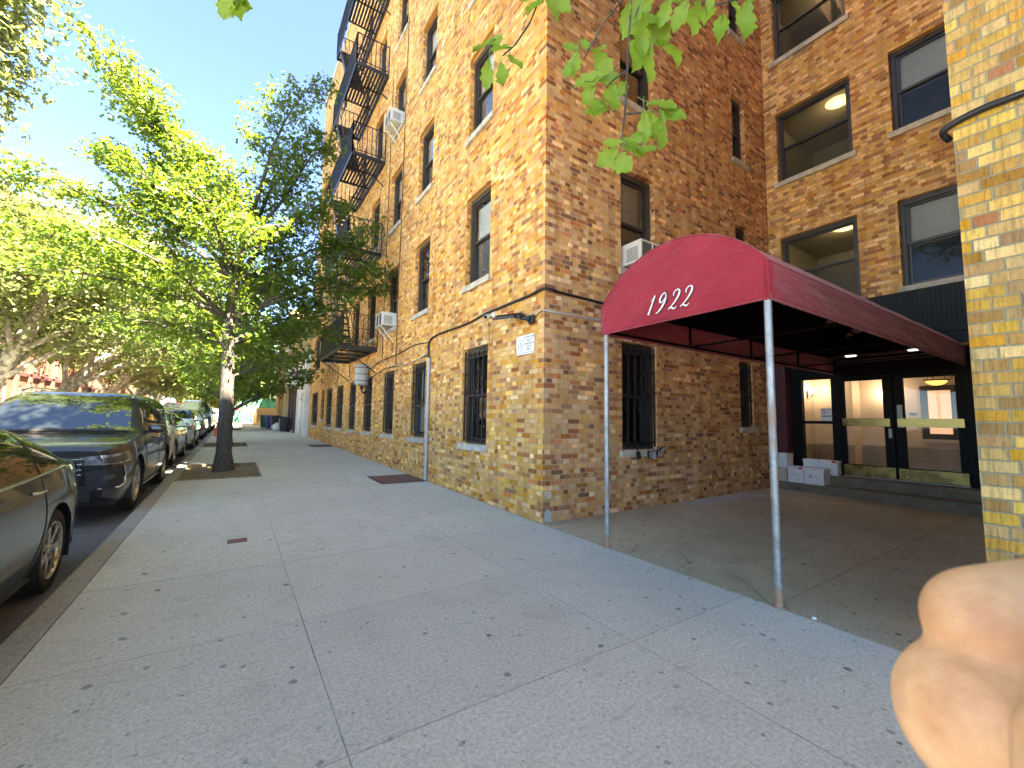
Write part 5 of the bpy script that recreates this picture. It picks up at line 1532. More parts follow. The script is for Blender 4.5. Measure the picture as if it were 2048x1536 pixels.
        if not lod and kind == 'suv':
            patch(corner(.74, .84, -0.02, 0.24, 0.015, 0.3, False), 14, 6, 'lamp_reflector', 'alloy_dark', flip=(sg < 0))
            m = MB(); f = corner(.40, .68, -0.18, 0.16, 0.012, 0.2, False)
            m.grid(f, 12, 8, flip=(sg < 0)); m.build('fog_lamp_recess', M['plastic'], root, local=True)
            m = MB(); g = corner(.40, .68, -0.18, 0.16, 0.022, 0.2, False)
            m.tube([g(0.35, .02), g(0.8, .03), g(0.98, .15), g(1.0, .55), g(0.93, .98)], 0.011, 6); m.build('fog_lamp_trim', M['chrome'], root, local=True)
            m = MB(); h = corner(.52, .58, -0.05, 0.04, 0.018, 0.1, False); m.grid(h, 8, 4, flip=(sg < 0)); m.build('fog_lamp', M['alloy_dark'], root, local=True)
    # nose: grille, lower intake, plate
    h0 = side(0, P['bot'] + .35)
    zg0, zg1 = {'sedan': (.40, .62), 'suv': (.60, .85), 'hatch': (.45, .66), 'van': (.60, .86)}[kind]
    m = MB(); m.cbox(-h0 + 0.24, h0 - 0.24, Y(0) - 0.012, Y(0) + 0.02, zg0, zg1, 0.008); gr = m.build('grille', M['plastic'], root, local=True)
    m = MB()
    nb = 4
    for i in range(nb): m.cbox(-h0 + 0.22, h0 - 0.22, Y(0) - 0.024, Y(0) - 0.010, zg0 + (zg1 - zg0) * (i + .25) / nb, zg0 + (zg1 - zg0) * (i + .6) / nb, 0.004)
    m.build('grille_bar', M['chrome'], gr, local=True)
    m = MB(); m.cbox(-h0 + 0.12, h0 - 0.12, Y(0) - 0.010, Y(0) + 0.02, P['bot'] + .05, zg0 - 0.12 if zg0 - .12 > P['bot'] + .1 else P['bot'] + .12, 0.006); m.build('lower_intake', M['plastic'], root, local=True)
    m = MB(); m.cbox(-0.16, 0.16, Y(L) - .01, Y(L) + 0.012, .62 if kind != 'van' else .8, .76 if kind != 'van' else .94, 0.004); m.build('number_plate', M['white_plastic'], root, local=True)
    if rails:
        for sg in (1, -1):
            m = MB()
            pts = [(sg * upper_at(s, T(s) - 0.06) * 0.93, Y(s), T(s) + (0.01 if i in (0, 10) else 0.035)) for i, s in enumerate([2.25 + 2.25 * i / 10 for i in range(11)])]
            m.tube(pts, 0.016, 8); m.build('roof_rail', M['chrome'], root, local=True)
    return root

RZ = -0.135
car('sedan', 'dark glossy sedan cut off by the left picture edge, nearest of the parked cars', 'car', 'paint_dark', (-5.54, 1.78 - 2.45, G(0) + RZ), 0.0, 'cars parked along the near kerb', style='ten')
car('suv', 'dark brown grey SUV with roof rails and big windscreen facing the camera', 'suv', 'paint_suv', (-5.56, 2.95 + 2.52, G(5.5) + RZ), -0.005, 'cars parked along the near kerb', style='five', rails=True, roofn=6.5)
car('sedan', 'silver sedan parked directly behind the dark SUV', 'car', 'paint_silver', (-5.58, 8.75 + 2.45, G(11.2) + RZ), 0.0, 'cars parked along the near kerb', lod=1, style='twin')
car('hatch', 'pale greenish white hatchback parked behind the silver sedan', 'car', 'paint_pale', (-5.50, 14.6 + 2.15, G(16.7) + RZ), 0.0, 'cars parked along the near kerb', lod=1, style='twin')
car('sedan', 'charcoal sedan between the pale hatchback and the blue van', 'car', 'paint_charcoal', (-5.50, 20.3 + 2.45, G(22.7) + RZ), 0.0, 'cars parked along the near kerb', lod=2, style='twin')
car('van', 'blue van with pale roof parked far along the near kerb', 'van', 'paint_blue', (-5.52, 26.6 + 2.6, G(29) + RZ), 0.0, 'cars parked along the near kerb', lod=2, style='twin')
car('sedan', 'small white car beyond the blue van at the far kerb end', 'car', 'paint_white', (-5.5, 33.5 + 2.45, G(36) + RZ), 0.0, 'cars parked along the near kerb', lod=2, style='twin')
car('van', 'red truck far down the street seen above the parked cars', 'truck', 'paint_red', (-8.3, 47.0, G(47) + RZ), 0.0, lod=2, style='twin')
car('hatch', 'white car parked across the street behind the dark SUV', 'car', 'paint_white', (-12.6, 30.0, G(30) + RZ), 0.0, 'cars parked across the street', lod=2, style='twin')
car('suv', 'white SUV parked across the street near the leaning trunk', 'suv', 'paint_white', (-12.6, 40.0, G(40) + RZ), 0.0, 'cars parked across the street', lod=2, style='twin')
# ------------------------------------------------------------------ trees
LEAF_T = np.array([[0, 0, 0], [-.34, .34, .06], [-.10, .46, 0.0], [-.30, .78, .06], [0, 1.0, -.05], [.30, .78, .06], [.10, .46, 0.0], [.34, .34, .06], [0, .45, -.04]])
LEAF_F = np.array([[0, 8, 2, 1], [8, 4, 3, 2], [0, 7, 6, 8], [8, 6, 5, 4]])
def leaves_mesh(name, pos, up, size, mat, parent, rs, T=LEAF_T, F=LEAF_F):
    """pos (n,3) leaf bases, up (n,3) blade normals, size (n,)"""
    n = len(pos)
    a = rs.normal(size=(n, 3))
    nz = up / np.linalg.norm(up, axis=1)[:, None]
    ty = a - nz * (a * nz).sum(1)[:, None]; ty /= np.linalg.norm(ty, axis=1)[:, None]
    ty = ty * 0.9 + np.array([0, 0, -0.35]); ty /= np.linalg.norm(ty, axis=1)[:, None]
    tx = np.cross(ty, nz); tx /= np.linalg.norm(tx, axis=1)[:, None]
    nz = np.cross(tx, ty)
    V = pos[:, None, :] + size[:, None, None] * (T[None, :, 0:1] * tx[:, None, :] + T[None, :, 1:2] * ty[:, None, :] + T[None, :, 2:3] * nz[:, None, :])
    k = len(T); Fa = (F[None] + (np.arange(n) * k)[:, None, None]).reshape(-1, F.shape[1])
    V = V.reshape(-1, 3) - np.array(offs(parent))
    me = bpy.data.meshes.new(name)
    me.vertices.add(len(V)); me.vertices.foreach_set('co', V.astype(np.float32).ravel())
    nf, w = Fa.shape
    me.loops.add(nf * w); me.loops.foreach_set('vertex_index', Fa.astype(np.int32).ravel())
    me.polygons.add(nf); me.polygons.foreach_set('loop_start', np.arange(0, nf * w, w, dtype=np.int32)); me.polygons.foreach_set('loop_total', np.full(nf, w, dtype=np.int32))
    me.update(calc_edges=True); me.validate()
    me.materials.append(mat)
    o = bpy.data.objects.new(name, me); COL.objects.link(o)
    if parent: o.parent = parent
    return o

def limb_path(a, b, rnd, sag=0.1, n=9, wob=0.12):
    a, b = Vector(a), Vector(b)
    d = b - a; L = d.length
    off = [Vector((0, 0, 0))]
    pts = []
    w1 = Vector((rnd.uniform(-1, 1), rnd.uniform(-1, 1), rnd.uniform(-.5, .5))) * wob * L * 0.5
    w2 = Vector((rnd.uniform(-1, 1), rnd.uniform(-1, 1), rnd.uniform(-.5, .5))) * wob * L * 0.25
    for i in range(n + 1):
        t_ = i / n
        pts.append(a + d * t_ + Vector((0, 0, sag * L * math.sin(math.pi * t_))) + w1 * math.sin(math.pi * t_) + w2 * math.sin(2 * math.pi * t_))
    return pts

def tree(label, base, trunk, limbs, seed, bark_m, leaf_m, leaf_size, per, rad, twig=(0.5, 1.1), r0=0.17, group=None, start=0.22, ntw=9, name='street_tree', spread=1.0):
    """trunk: path points; limbs: list of (trunk index, tip, radius, density)"""
    rnd = random.Random(seed); rs = np.random.RandomState(seed)
    t = thing(name, label, 'tree', base, 0, group)
    m = MB()
    k = len(trunk)
    rr = [r0 * (1.0 - 0.42 * i / (k - 1)) for i in range(k)]
    rr[0] *= 1.45
    m.tube(trunk, rr, 12)
    # root flare
    P, U, S = [], [], []
    for (ti, tip, r, dens) in limbs:
        a = Vector(trunk[min(ti, k - 1)])
        path = limb_path(a, tip, rnd, sag=0.07)
        n = len(path)
        m.tube(path, [max(0.008, r * (1 - 0.88 * i / (n - 1))) for i in range(n)], 7)
        L = (Vector(tip) - a).length
        nt_ = max(4, int(ntw * dens * L / 3.0))
        for j in range(nt_ + 1):
            q = start + (1 - start) * (j / nt_)
            f = q * (n - 1); i0 = min(int(f), n - 2); p = path[i0].lerp(path[i0 + 1], f - i0)
            d = (path[i0 + 1] - path[i0]).normalized()
            for s in range(2 if q < 0.93 else 1):
                az = rnd.uniform(0, 2 * math.pi)
                side_ = Vector((math.cos(az), math.sin(az), rnd.uniform(-0.35, 0.55))).normalized()
                dr = (d * rnd.uniform(0.2, 0.9) + side_ * spread).normalized()
                ln = rnd.uniform(*twig) * (1.15 - 0.55 * q)
                e = p + dr * ln
                tp = limb_path(p, e, rnd, 0.05, 4, 0.2)
                m.tube(tp, [0.016, 0.013, 0.010, 0.007, 0.004], 5, cap=False)
                cl = [(e, 1.0), (p.lerp(e, 0.6), 0.8)]
                if ln > 0.8: cl.append((p.lerp(e, 0.3), 0.6))
                for c, wgt in cl:
                    nl = max(3, int(per * dens * wgt * rnd.uniform(0.5, 1.3)))
                    o_ = np.clip(rs.normal(size=(nl, 3)), -1.5, 1.5) * rad * np.array([1.0, 1.0, 0.62]) * rnd.uniform(.7, 1.15)
                    P.append(np.array(c)[None] + o_)
                    u = rs.normal(size=(nl, 3)) * 0.62 + np.array([0, 0, 1.0]) + o_ * 0.8
                    U.append(u)
                    S.append(leaf_size * rs.uniform(0.65, 1.25, nl))
    m.build('trunk', bark_m, t)
    P, U, S = np.concatenate(P), np.concatenate(U), np.concatenate(S)
    leaves_mesh('crown', P, U, S, leaf_m, t, rs)
    return t, len(P)

total = 0
g1 = 'oaks in pits along the near kerb'
b = (-3.57, 7.31, 0.06)
tr = [b, (-3.59, 7.3, .5), (-3.60, 7.31, 1.2), (-3.62, 7.31, 2.2), (-3.65, 7.32, 3.0), (-3.67, 7.32, 3.6), (-3.62, 7.4, 4.6), (-3.5, 7.5, 5.6)]
limbs1 = [
 (6, (-6.30, 7.3, 9.1), .075, 1.0), (6, (-5.6, 7.0, 8.2), .06, 1.0), (6, (-5.1, 8.0, 7.6), .05, 1.0), (6, (-4.5, 7.3, 7.1), .05, .9), (7, (-3.8, 7.2, 6.9), .045, .8),
 (7, (-2.25, 7.2, 10.1), .06, .85), (7, (-1.75, 7.6, 8.9), .05, .9), (7, (-2.7, 8.2, 8.2), .05, .8), (6, (-1.5, 7.4, 7.2), .05, .9), (6, (-2.2, 6.6, 6.6), .05, .7),
 (5, (-1.2, 7.2, 5.9), .05, .9), (5, (-0.55, 6.9, 4.75), .05, .9), (5, (-0.35, 6.9, 5.4), .05, .8), (6, (-0.7, 7.1, 6.3), .05, .8), (4, (-1.4, 7.3, 4.2), .045, .9), (4, (-1.9, 6.8, 3.3), .04, .9), (3, (-2.5, 7.6, 2.75), .035, .7), (4, (-1.0, 8.3, 3.6), .04, .8),
 (5, (-7.2, 7.2, 4.9), .07, 1.1), (5, (-6.6, 6.2, 3.9), .06, 1.0), (6, (-7.3, 7.8, 6.1), .06, 1.1), (5, (-5.6, 5.2, 4.4), .06, .9), (6, (-6.4, 8.6, 7.2), .06, 1.0), (4, (-5.6, 8.0, 3.3), .05, 1.0), (4, (-4.9, 6.6, 3.2), .04, .7),
 (6, (-5.0, 9.8, 5.2), .06, 1.0), (6, (-3.0, 10.0, 5.0), .06, .9), (6, (-4.3, 5.2, 5.6), .05, .8), (6, (-5.6, 6.6, 6.4), .05, .9), (6, (-3.2, 5.6, 5.3), .045, .7)]
_, n_ = tree('young oak with a slender straight trunk in the nearest pavement pit', b, tr, limbs1, 5, M['bark'], M['leaf'], 0.115, 40, 0.20, (0.5, 1.05), 0.165, g1); total += n_

def auto_limbs(rnd, base, k, h0, h1, rx, n, r, lean=(0, 0), dens=1.0):
    out = []
    for i in range(n):
        q = (i + rnd.random() * .6) / n
        az = i * 2.399 + rnd.uniform(-.4, .4)
        z = h0 + (h1 - h0) * q
        w = rx * (0.55 + 0.75 * math.sin(math.pi * min(1, 0.16 + 0.84 * q))) * rnd.uniform(.75, 1.05) * (1 - 0.45 * q)
        ti = min(k - 1, max(2, int(2 + (k - 2) * q)))
        out.append((ti, (base[0] + lean[0] + w * math.cos(az), base[1] + lean[1] + w * math.sin(az), base[2] + z), r * (1 - .4 * q), dens))
    return out
rnd = random.Random(21)
for i, (y, lab, h) in enumerate(((15.1, 'young oak in the second pavement pit, behind the nearest trunk', 7.6), (29.8, 'oak in the third pavement pit near the orange cone', 8.5), (45.0, 'oak in the farthest pavement pit by the green fence', 9.0))):
    b = (-3.6, y, G(y) - 0.02)
    tr = [b] + [(-3.6 + 0.02 * j, y + 0.03 * j, b[2] + z) for j, z in enumerate((.5, 1.3, 2.4, 3.4, 4.4, 5.4))]
    _, n_ = tree(lab, b, tr, auto_limbs(rnd, b, 7, 2.9, h, 3.1, 15, .06), 30 + i, M['bark'], M['leaf'], 0.21 + 0.05 * i, 20 - 4 * i, 0.30, (0.6, 1.4), 0.15, g1, ntw=6); total += n_
# plane trees across the street, big crowns leaning over the road
g2 = 'plane trees along the far side of the street'
for i, (x, y, lx, h, lab, ls) in enumerate(((-13.4, 17.0, 1.5, 15.5, 'large plane tree whose crown shows in the upper left corner', .42), (-13.4, 25.0, 2.6, 11.5, 'plane tree whose bright crown fills the left edge below the sky', .42), (-13.6, 33.5, 5.4, 16.0, 'plane tree across the street with a mottled trunk leaning right above the SUV roof', .46), (-13.6, 45.5, 4.6, 16, 'second leaning plane tree across the street, just beyond the first leaning one', .55), (-13.6, 59, 3.5, 17, 'plane tree far down the opposite pavement', .7), (-13.6, 76, 3, 18, 'farthest plane tree on the opposite pavement, small and pale', .9))):
    b = (x, y, G(y) - 0.05)
    tr = [b] + [(x + lx * q ** 1.2, y + 0.4 * q, b[2] + z) for q, z in ((.10, 1.0), (.26, 2.4), (.45, 3.8), (.65, 5.4), (.85, 7.4), (1.0, 9.2))]
    L_ = auto_limbs(rnd, b, 7, 6.4 if i < 4 else 4.8, h, 5.6, 24, .15, (lx * 0.8, 0.4))
    def on_screen(p):
        v = Vector(p) - CAM; f_ = v.dot(FWD)
        return (1024 + 842 * v.dot(RGT) / f_, 768 - 842 * v.dot(UPV) / f_) if f_ > 0 else (-999, 0)
    edge = lambda px: 165 + 0.85 * max(0, px)          # the skyline these crowns keep to
    L_ = [l for l in L_ if on_screen(l[1])[0] < -60 or on_screen(l[1])[1] > edge(on_screen(l[1])[0]) + (60 if i > 1 else 40)]
    if i == 0: L_ = [l for l in L_ if on_screen(l[1])[0] < -70] + [(6, (-11.9, 15.2, 17.0), .1, 1.1), (6, (-11.2, 15.6, 17.7), .1, 1.1), (6, (-10.6, 16.0, 18.2), .08, 1.0)]
    _, n_ = tree(lab, b, tr, L_, 50 + i, M['bark_plane'], M['leaf_plane'], ls * .66, 18, 0.6, (0.9, 2.2), 0.40, g2, ntw=6, start=.3); total += n_
for i, (x, y, h, lab) in enumerate(((-4.0, 62, 10, 'street tree at the near kerb beyond the green fence'), (-4.0, 80, 11, 'street tree closing the view at the end of the near kerb'), (-9.0, 105, 15, 'broad tree filling the far end of the street'))):
    b = (x, y, G(y) - .05)
    tr = [b] + [(x + .03 * j, y, b[2] + z) for j, z in enumerate((.6, 1.6, 2.8, 4.2, 5.6, 7.0))]
    _, n_ = tree(lab, b, tr, auto_limbs(rnd, b, 7, 3.0, h, 4.6 + 3 * (i == 2), 18, .1), 70 + i, M['bark'], M['leaf_plane'], .75 + .3 * (i == 2), 12, 0.6, (1.0, 2.4), 0.25, 'trees closing the far end of the street', ntw=5); total += n_

# oak overhead: its trunk stands behind the photographer, sprigs hang into the view
OAK = [(0, 0)] 
outl = [(.05, .02), (.10, .12), (.20, .20), (.17, .28), (.30, .36), (.36, .47), (.27, .52), (.36, .64), (.34, .74), (.22, .76), (.20, .88), (.09, .93)]
Tn = [[0, 0, 0]]
right = [[x, y, 0.10 * x + 0.05 * math.sin(9 * y)] for x, y in outl]; left = [[-x, y + .02, 0.10 * x + 0.05 * math.sin(8 * y + 1)] for x, y in outl]
mids = [[0, y, -0.02 - 0.10 * (y - .4) ** 2] for x, y in outl]
TT = np.array([[0, 0, 0]] + mids + right + left + [[0, 1.0, -0.06]], float)
nn = len(outl); FF = []
tipi = 1 + 3 * nn
for i in range(nn):
    m0, r_, l_ = 1 + i, 1 + nn + i, 1 + 2 * nn + i
    if i == 0: FF += [[0, r_, m0, m0], [0, m0, l_, l_]]
    else: FF += [[m0 - 1, r_ - 1, r_, m0], [m0 - 1, m0, l_, l_ - 1]]
FF += [[nn, 2 * nn, tipi, tipi], [nn, tipi, 3 * nn, 3 * nn]]
oh = thing('overhanging_oak', 'oak leafy sprigs hanging into the top of the view against brick and sky', 'tree', (-3.85, -6.3, 0.0))
m = MB()
m.tube([(-3.85, -6.3, -.02), (-3.86, -6.3, 1.0), (-3.82, -6.25, 2.4), (-3.7, -6.1, 3.4), (-3.55, -5.9, 4.4), (-3.4, -5.6, 6.0)], [.24, .18, .17, .16, .13, .08], 12)
m.tube([(-3.7, -6.1, 3.4), (-3.3, -5.3, 3.75), (-2.9, -4.5, 3.72), (-2.6, -3.9, 3.6)], [.06, .045, .032, .015], 8)
rnd = random.Random(77); rs = np.random.RandomState(77)
P, U, S = [], [], []
for i in range(46):
    az = i * 2.399; q = (i + .5) / 46; rad_ = 5.2 * math.sqrt(q)
    tip = Vector((-3.9 + rad_ * math.cos(az), -3.3 + rad_ * math.sin(az), 10.8 - 2.4 * q + rnd.uniform(-1.2, .6)))
    path = limb_path((-3.4, -5.6, 5.0 + 1.5 * (1 - q)), tip, rnd, .06)
    if any((p - CAM).normalized().z < 0.76 for p in path[2:]): continue
    m.tube(path, [0.05 * (1 - .085 * j) for j in range(len(path))], 6)
    for j in range(3, len(path)):
        for s in range(4):
            c = path[j] + Vector((rnd.uniform(-1, 1), rnd.uniform(-1, 1), rnd.uniform(-.6, .7)))
            if (c - CAM).normalized().z < 0.80: continue
            nl = 22
            o_ = rs.normal(size=(nl, 3)) * .26
            P.append(np.array(c)[None] + o_); U.append(rs.normal(size=(nl, 3)) * .6 + np.array([0, 0, 1.])); S.append(.16 * rs.uniform(.7, 1.25, nl))
m.tube([(-3.55, -5.9, 4.4), (-3.4, -5.6, 5.0), (-3.5, -5.2, 7.0), (-3.9, -4.8, 9.0)], [.13, .12, .09, .04], 10)
m.build('trunk', M['bark'], oh)
leaves_mesh('crown', np.concatenate(P), np.concatenate(U), np.concatenate(S), M['leaf'], oh, rs)  # crown out of view, added and shaped to shade the parked cars
def cam_pt(px, py, d):
    v = FWD + RGT * ((px - 1024) / 842.0) + UPV * ((768 - py) / 842.0)
    return CAM + v * d
tw = MB()
D1 = 1.5
def twig(pts, r=0.003):
    P = [cam_pt(x, y, d) for x, y, d in pts]
    tw.tube(P, [r * 1.3] + [r] * (len(P) - 2) + [r * 0.6] if len(P) > 2 else r, 6)
twig([(1290, -420, 1.75), (1275, -200, 1.6), (1262, 0, D1), (1255, 130, D1), (1252, 200, D1), (1248, 240, D1), (1242, 290, D1)], .0042)
twig([(1255, 140, D1), (1228, 158, D1), (1212, 175, 1.48)]); twig([(1254, 228, D1), (1280, 226, 1.52), (1302, 226, 1.52)])
twig([(1255, 135, D1), (1268, 118, 1.52), (1285, 105, 1.54)]); twig([(1330, -380, 1.85), (1285, -120, 1.7), (1245, 0, 1.62), (1205, 48, 1.6), (1180, 95, 1.58), (1168, 118, 1.56)], .0036)
twig([(1190, -360, 2.0), (1120, -120, 1.9), (1078, 0, 1.82), (1060, 45, 1.8), (1030, 90, 1.78), (1005, 112, 1.76)], .004)
twig([(1540, -300, 1.6), (1430, -110, 1.55), (1380, -20, 1.5), (1400, 6, 1.48), (1440, 8, 1.46), (1490, -6, 1.45)], .0036)
twig([(1290, -20, D1), (1275, 20, D1), (1270, 36, D1)]); 
tw.build('twigs', M['bark'], oh)
tw = MB()
twig([(560, -260, 3.2), (510, -110, 2.9), (480, -30, 2.7), (476, 6, 2.66)], .004)
tw.build('twig', M['bark'], oh)
rs = np.random.RandomState(4)
spr = [  # pixel of the leaf centre, pixel length, screen angle of the tip, depth
 (1000, 98, 52, 170, 1.75), (968, 92, 56, 200, 1.76), (1006, 152, 66, 275, 1.78), (975, 148, 62, 262, 1.74), (1030, 125, 60, 305, 1.77), (990, 84, 40, 20, 1.78),
 (1070, 12, 62, 230, 1.8), (1100, 8, 70, 300, 1.82), (1125, 10, 50, 320, 1.8), (1050, -6, 50, 180, 1.82),
 (1142, 96, 40, 175, 1.57), (1172, 90, 36, 150, 1.58), (1202, 98, 30, 20, 1.58), (1150, 128, 58, 260, 1.56), (1136, 140, 36, 235, 1.56), (1202, 125, 62, 320, 1.55), (1182, 160, 78, 190, 1.5), (1212, 160, 62, 10, 1.5), (1176, 190, 52, 240, 1.5),
 (1222, 200, 76, 265, 1.48), (1198, 212, 62, 250, 1.5), (1238, 182, 52, 40, 1.5), (1190, 222, 50, 200, 1.5),
 (1275, 30, 66, 85, 1.5), (1262, 56, 60, 230, 1.5), (1300, 40, 70, 330, 1.52), (1282, 75, 86, 275, 1.5), (1315, 60, 76, 305, 1.54), (1295, 130, 80, 270, 1.52), (1272, 105, 88, 262, 1.5), (1338, 100, 80, 310, 1.54), (1250, 34, 60, 255, 1.5), (1290, 10, 60, 80, 1.52),
 (1326, 210, 72, 345, 1.52), (1345, 232, 66, 325, 1.52), (1318, 262, 90, 265, 1.5), (1288, 255, 74, 275, 1.5), (1302, 250, 60, 285, 1.51), (1350, 226, 50, 350, 1.52),
 (1215, 315, 56, 215, D1), (1240, 325, 66, 320, D1), (1268, 300, 56, 330, D1), (1288, 300, 54, 340, D1), (1226, 288, 48, 170, D1), (1270, 278, 44, 20, D1), (1258, 290, 52, 300, D1),
 (1330, 22, 62, 250, 1.48), (1362, 30, 64, 245, 1.48), (1386, 36, 70, 268, 1.47), (1415, 25, 58, 250, 1.47), (1442, 52, 84, 255, 1.45), (1490, 42, 96, 262, 1.42), (1420, 4, 54, 80, 1.46), (1505, 2, 44, 60, 1.46), (1345, 2, 44, 150, 1.5), (1468, 10, 46, 300, 1.46),
 (455, 12, 60, 230, 2.66), (478, 22, 62, 290, 2.66), (492, 8, 44, 320, 2.7), (465, 2, 60, 200, 2.7), (470, 14, 54, 265, 2.68), (484, 4, 50, 20, 2.7)]
P, X_, Y_, N_, S_ = [], [], [], [], []
for (px, py, ln, an, d) in spr:
    a = R_(an); ln *= 0.92
    yd = (RGT * math.cos(a) + UPV * math.sin(a) + FWD * rs.uniform(-.45, .45)).normalized()
    nrm = (-FWD * rs.uniform(0.55, 1.0) + UPV * rs.uniform(-.5, .4) + RGT * rs.uniform(-.55, .55)); nrm = (nrm - yd * nrm.dot(yd)).normalized()
    sz = ln * d / 842.0
    c = cam_pt(px, py, d) - yd * sz * 0.5
    P.append(c); Y_.append(yd); N_.append(nrm); S_.append(sz)
mbl = MB(); mbl_st = []
for p, yd, nz, s in zip(P, Y_, N_, S_):
    xd = yd.cross(nz)
    cv = rs.uniform(-.5, .5); tw_ = rs.uniform(.55, 1.0)
    vs = [p + xd * (q[0] * s * tw_) + yd * (q[1] * s) + nz * ((q[2] + cv * (q[1] - .5) ** 2 + 0.15 * abs(q[0])) * s) for q in TT]
    mbl.add(vs, [tuple(dict.fromkeys(f)) for f in FF], True)
    mbl_st.append([p - yd * s * 0.3 + nz * s * .06, p - yd * s * .1, p, p + yd * s * 0.35 - nz * s * .02])
mbl.build('sprig_leaves', M['leaf_near'], oh)
for q in mbl_st:
    MB().tube(q, [0.0018, 0.0016, 0.0013, 0.0008], 5).build('leaf_stalk', M['stalk'], oh)

# ------------------------------------------------------------------ buildings farther along, bins and small street things
def simple_window(parent, o, U, D, u0, u1, z0, z1, mat='frame'):
    m = MB(); w = 0.06
    box_in(m, o, U, D, u0, u0 + w, 0.08, 0.14, z0, z1); box_in(m, o, U, D, u1 - w, u1, 0.08, 0.14, z0, z1)
    box_in(m, o, U, D, u0 + w, u1 - w, 0.08, 0.14, z1 - w, z1); box_in(m, o, U, D, u0 + w, u1 - w, 0.08, 0.14, z0, z0 + w); box_in(m, o, U, D, u0 + w, u1 - w, 0.085, 0.135, (z0 + z1) / 2 - .03, (z0 + z1) / 2 + .03)
    f = m.build('window', M[mat], parent)
    m = MB(); P = lambda u, z: o + U * u + D * 0.11 + Vector((0, 0, z)); m.quad(P(u0, z0), P(u1, z0), P(u1, z1), P(u0, z1)); m.build('pane', M['car_glass'], f)
    m = MB(); box_in(m, o, U, D, u0 - .06, u1 + .06, -0.05, 0.078, z0 - .1, z0 - .002); m.build('sill', M['stone'], f)
    return f
def facade(name, label, cat, x, y0, y1, zt, mat, holes, facing=1, depth=12, group=None, base=None):
    """building whose street wall is the plane x; facing=1 looks towards -x"""
    t = thing(name, label, cat, (x, (y0 + y1) / 2, G((y0 + y1) / 2)), 0, group)
    U, D = (Vector((0, -1, 0)), Vector((1, 0, 0))) if facing == 1 else (Vector((0, 1, 0)), Vector((-1, 0, 0)))
    O = Vector((x, 0, 0)); m = MB()
    ua, ub = (-y1, -y0) if facing == 1 else (y0, y1)
    wall_with_holes(m, O, U, D, ua, ub, -0.3, zt, holes, 0.16)
    P = lambda u, d, z: O + U * u + D * d + Vector((0, 0, z))
    m.quad(P(ub, 0, -.3), P(ub, depth, -.3), P(ub, depth, zt), P(ub, 0, zt)); m.quad(P(ua, depth, -.3), P(ua, 0, -.3), P(ua, 0, zt), P(ua, depth, zt)); m.quad(P(ub, depth, -.3), P(ua, depth, -.3), P(ua, depth, zt), P(ub, depth, zt))
    m.build('wall', M[mat], t)
    m = MB(); m.quad(P(ua, 0.0, zt - .3), P(ub, 0.0, zt - .3), P(ub, depth, zt - .3), P(ua, depth, zt - .3)); m.build('roof', M['asphalt'], t)
    m = MB(); box_in(m, O, U, D, ua, ub, -0.12, 0.25, zt, zt + 0.18); m.build('coping', M['stone'], t)
    return t, O, U, D
# across the street
for bi, (y0, y1, zt, mat, lab) in enumerate(((26, 62, 17.5, 'brick_red', 'red brick apartment block across the street with long rows of sunlit windows'), (63, 110, 19.5, 'brick_red', 'taller red brick block farther down the opposite side'))):
    holes = []
    nb = int((y1 - y0) / 2.6)
    for r in range(5):
        for c in range(nb):
            u = y0 + 1.0 + c * (y1 - y0 - 1.2) / nb
            holes.append((u, u + 1.05, 1.9 + r * 3.1, 3.6 + r * 3.1))
    t, O, U, D = facade('brick_building', lab, 'building', -18.2, y0, y1, zt, mat, holes, -1, group='red brick blocks across the street')
    for h in holes: simple_window(t, O, U, D, *h, mat='white_paint' if (int(h[0] * 7) % 3) else 'frame')
    m = MB(); box_in(m, O, U, D, y0, y1, -0.14, -0.002, 4.35, 4.6); box_in(m, O, U, D, y0, y1, -0.10, -0.002, 0.2, 1.3); m.build('stone_band', M['brownstone'], t)
    m = MB()
    for c in range(nb):
        u = y0 + 0.30 + c * (y1 - y0 - 1.2) / nb; box_in(m, O, U, D, u, u + 0.35, -0.26, -0.002, 4.602, zt - 0.01); box_in(m, O, U, D, u, u + 0.35, -0.26, -0.002, 1.302, 4.348)
    m.build('pilasters', M['brick_red'], t)
# low white shopfront, maroon shopfront, yellow houses, brick house set back
t, O, U, D = facade('shopfront', 'white painted shopfront with rolled shutter just past the brick building corner', 'shop', -0.25, 21.18, 24.6, 4.9, 'far_white', [(-24.3, -22.6, .5, 3.1)])
m = MB()
for i in range(26): box_in(m, O, U, D, -24.28, -22.62, 0.06 + 0.01 * (i % 2), 0.09 + .01 * (i % 2), .5 + i * .1, .5 + i * .1 + .098)
m.build('shutter', M['white_paint'], t)
m = MB(); box_in(m, O, U, D, -22.4, -21.5, -0.02, 0.03, 0.32, 2.7); m.build('door', M['grey_metal'], t)
m = MB(); box_in(m, O, U, D, -24.6, -21.2, -0.35, -0.002, 3.2, 3.5); m.build('shutter_box', M['far_white'], t)
t = thing('awning', 'grey sloped awning over the white shopfront', 'awning', (-0.4, 23, 5.4))
m = MB(); m.add([(-0.30, 21.3, 6.1), (-0.30, 24.5, 6.1), (-1.0, 24.5, 5.45), (-1.0, 21.3, 5.45), (-1.0, 24.5, 5.2), (-1.0, 21.3, 5.2)], [(0, 1, 2, 3), (3, 2, 4, 5)]); a_ = m.build('fabric_cover', M['awning_grey'], t); a_.modifiers.new('t', 'SOLIDIFY').thickness = 0.02
t, O, U, D = facade('shopfront', 'maroon shopfront with balustraded cornice beyond the white shutter', 'shop', -0.35, 24.65, 28.2, 4.8, 'brownstone', [(-28.0, -26.6, .5, 3.1), (-26.3, -25.0, .5, 3.1)])
for h in ((-28.0, -26.6, .5, 3.1), (-26.3, -25.0, .5, 3.1)): simple_window(t, O, U, D, *h)
m = MB()
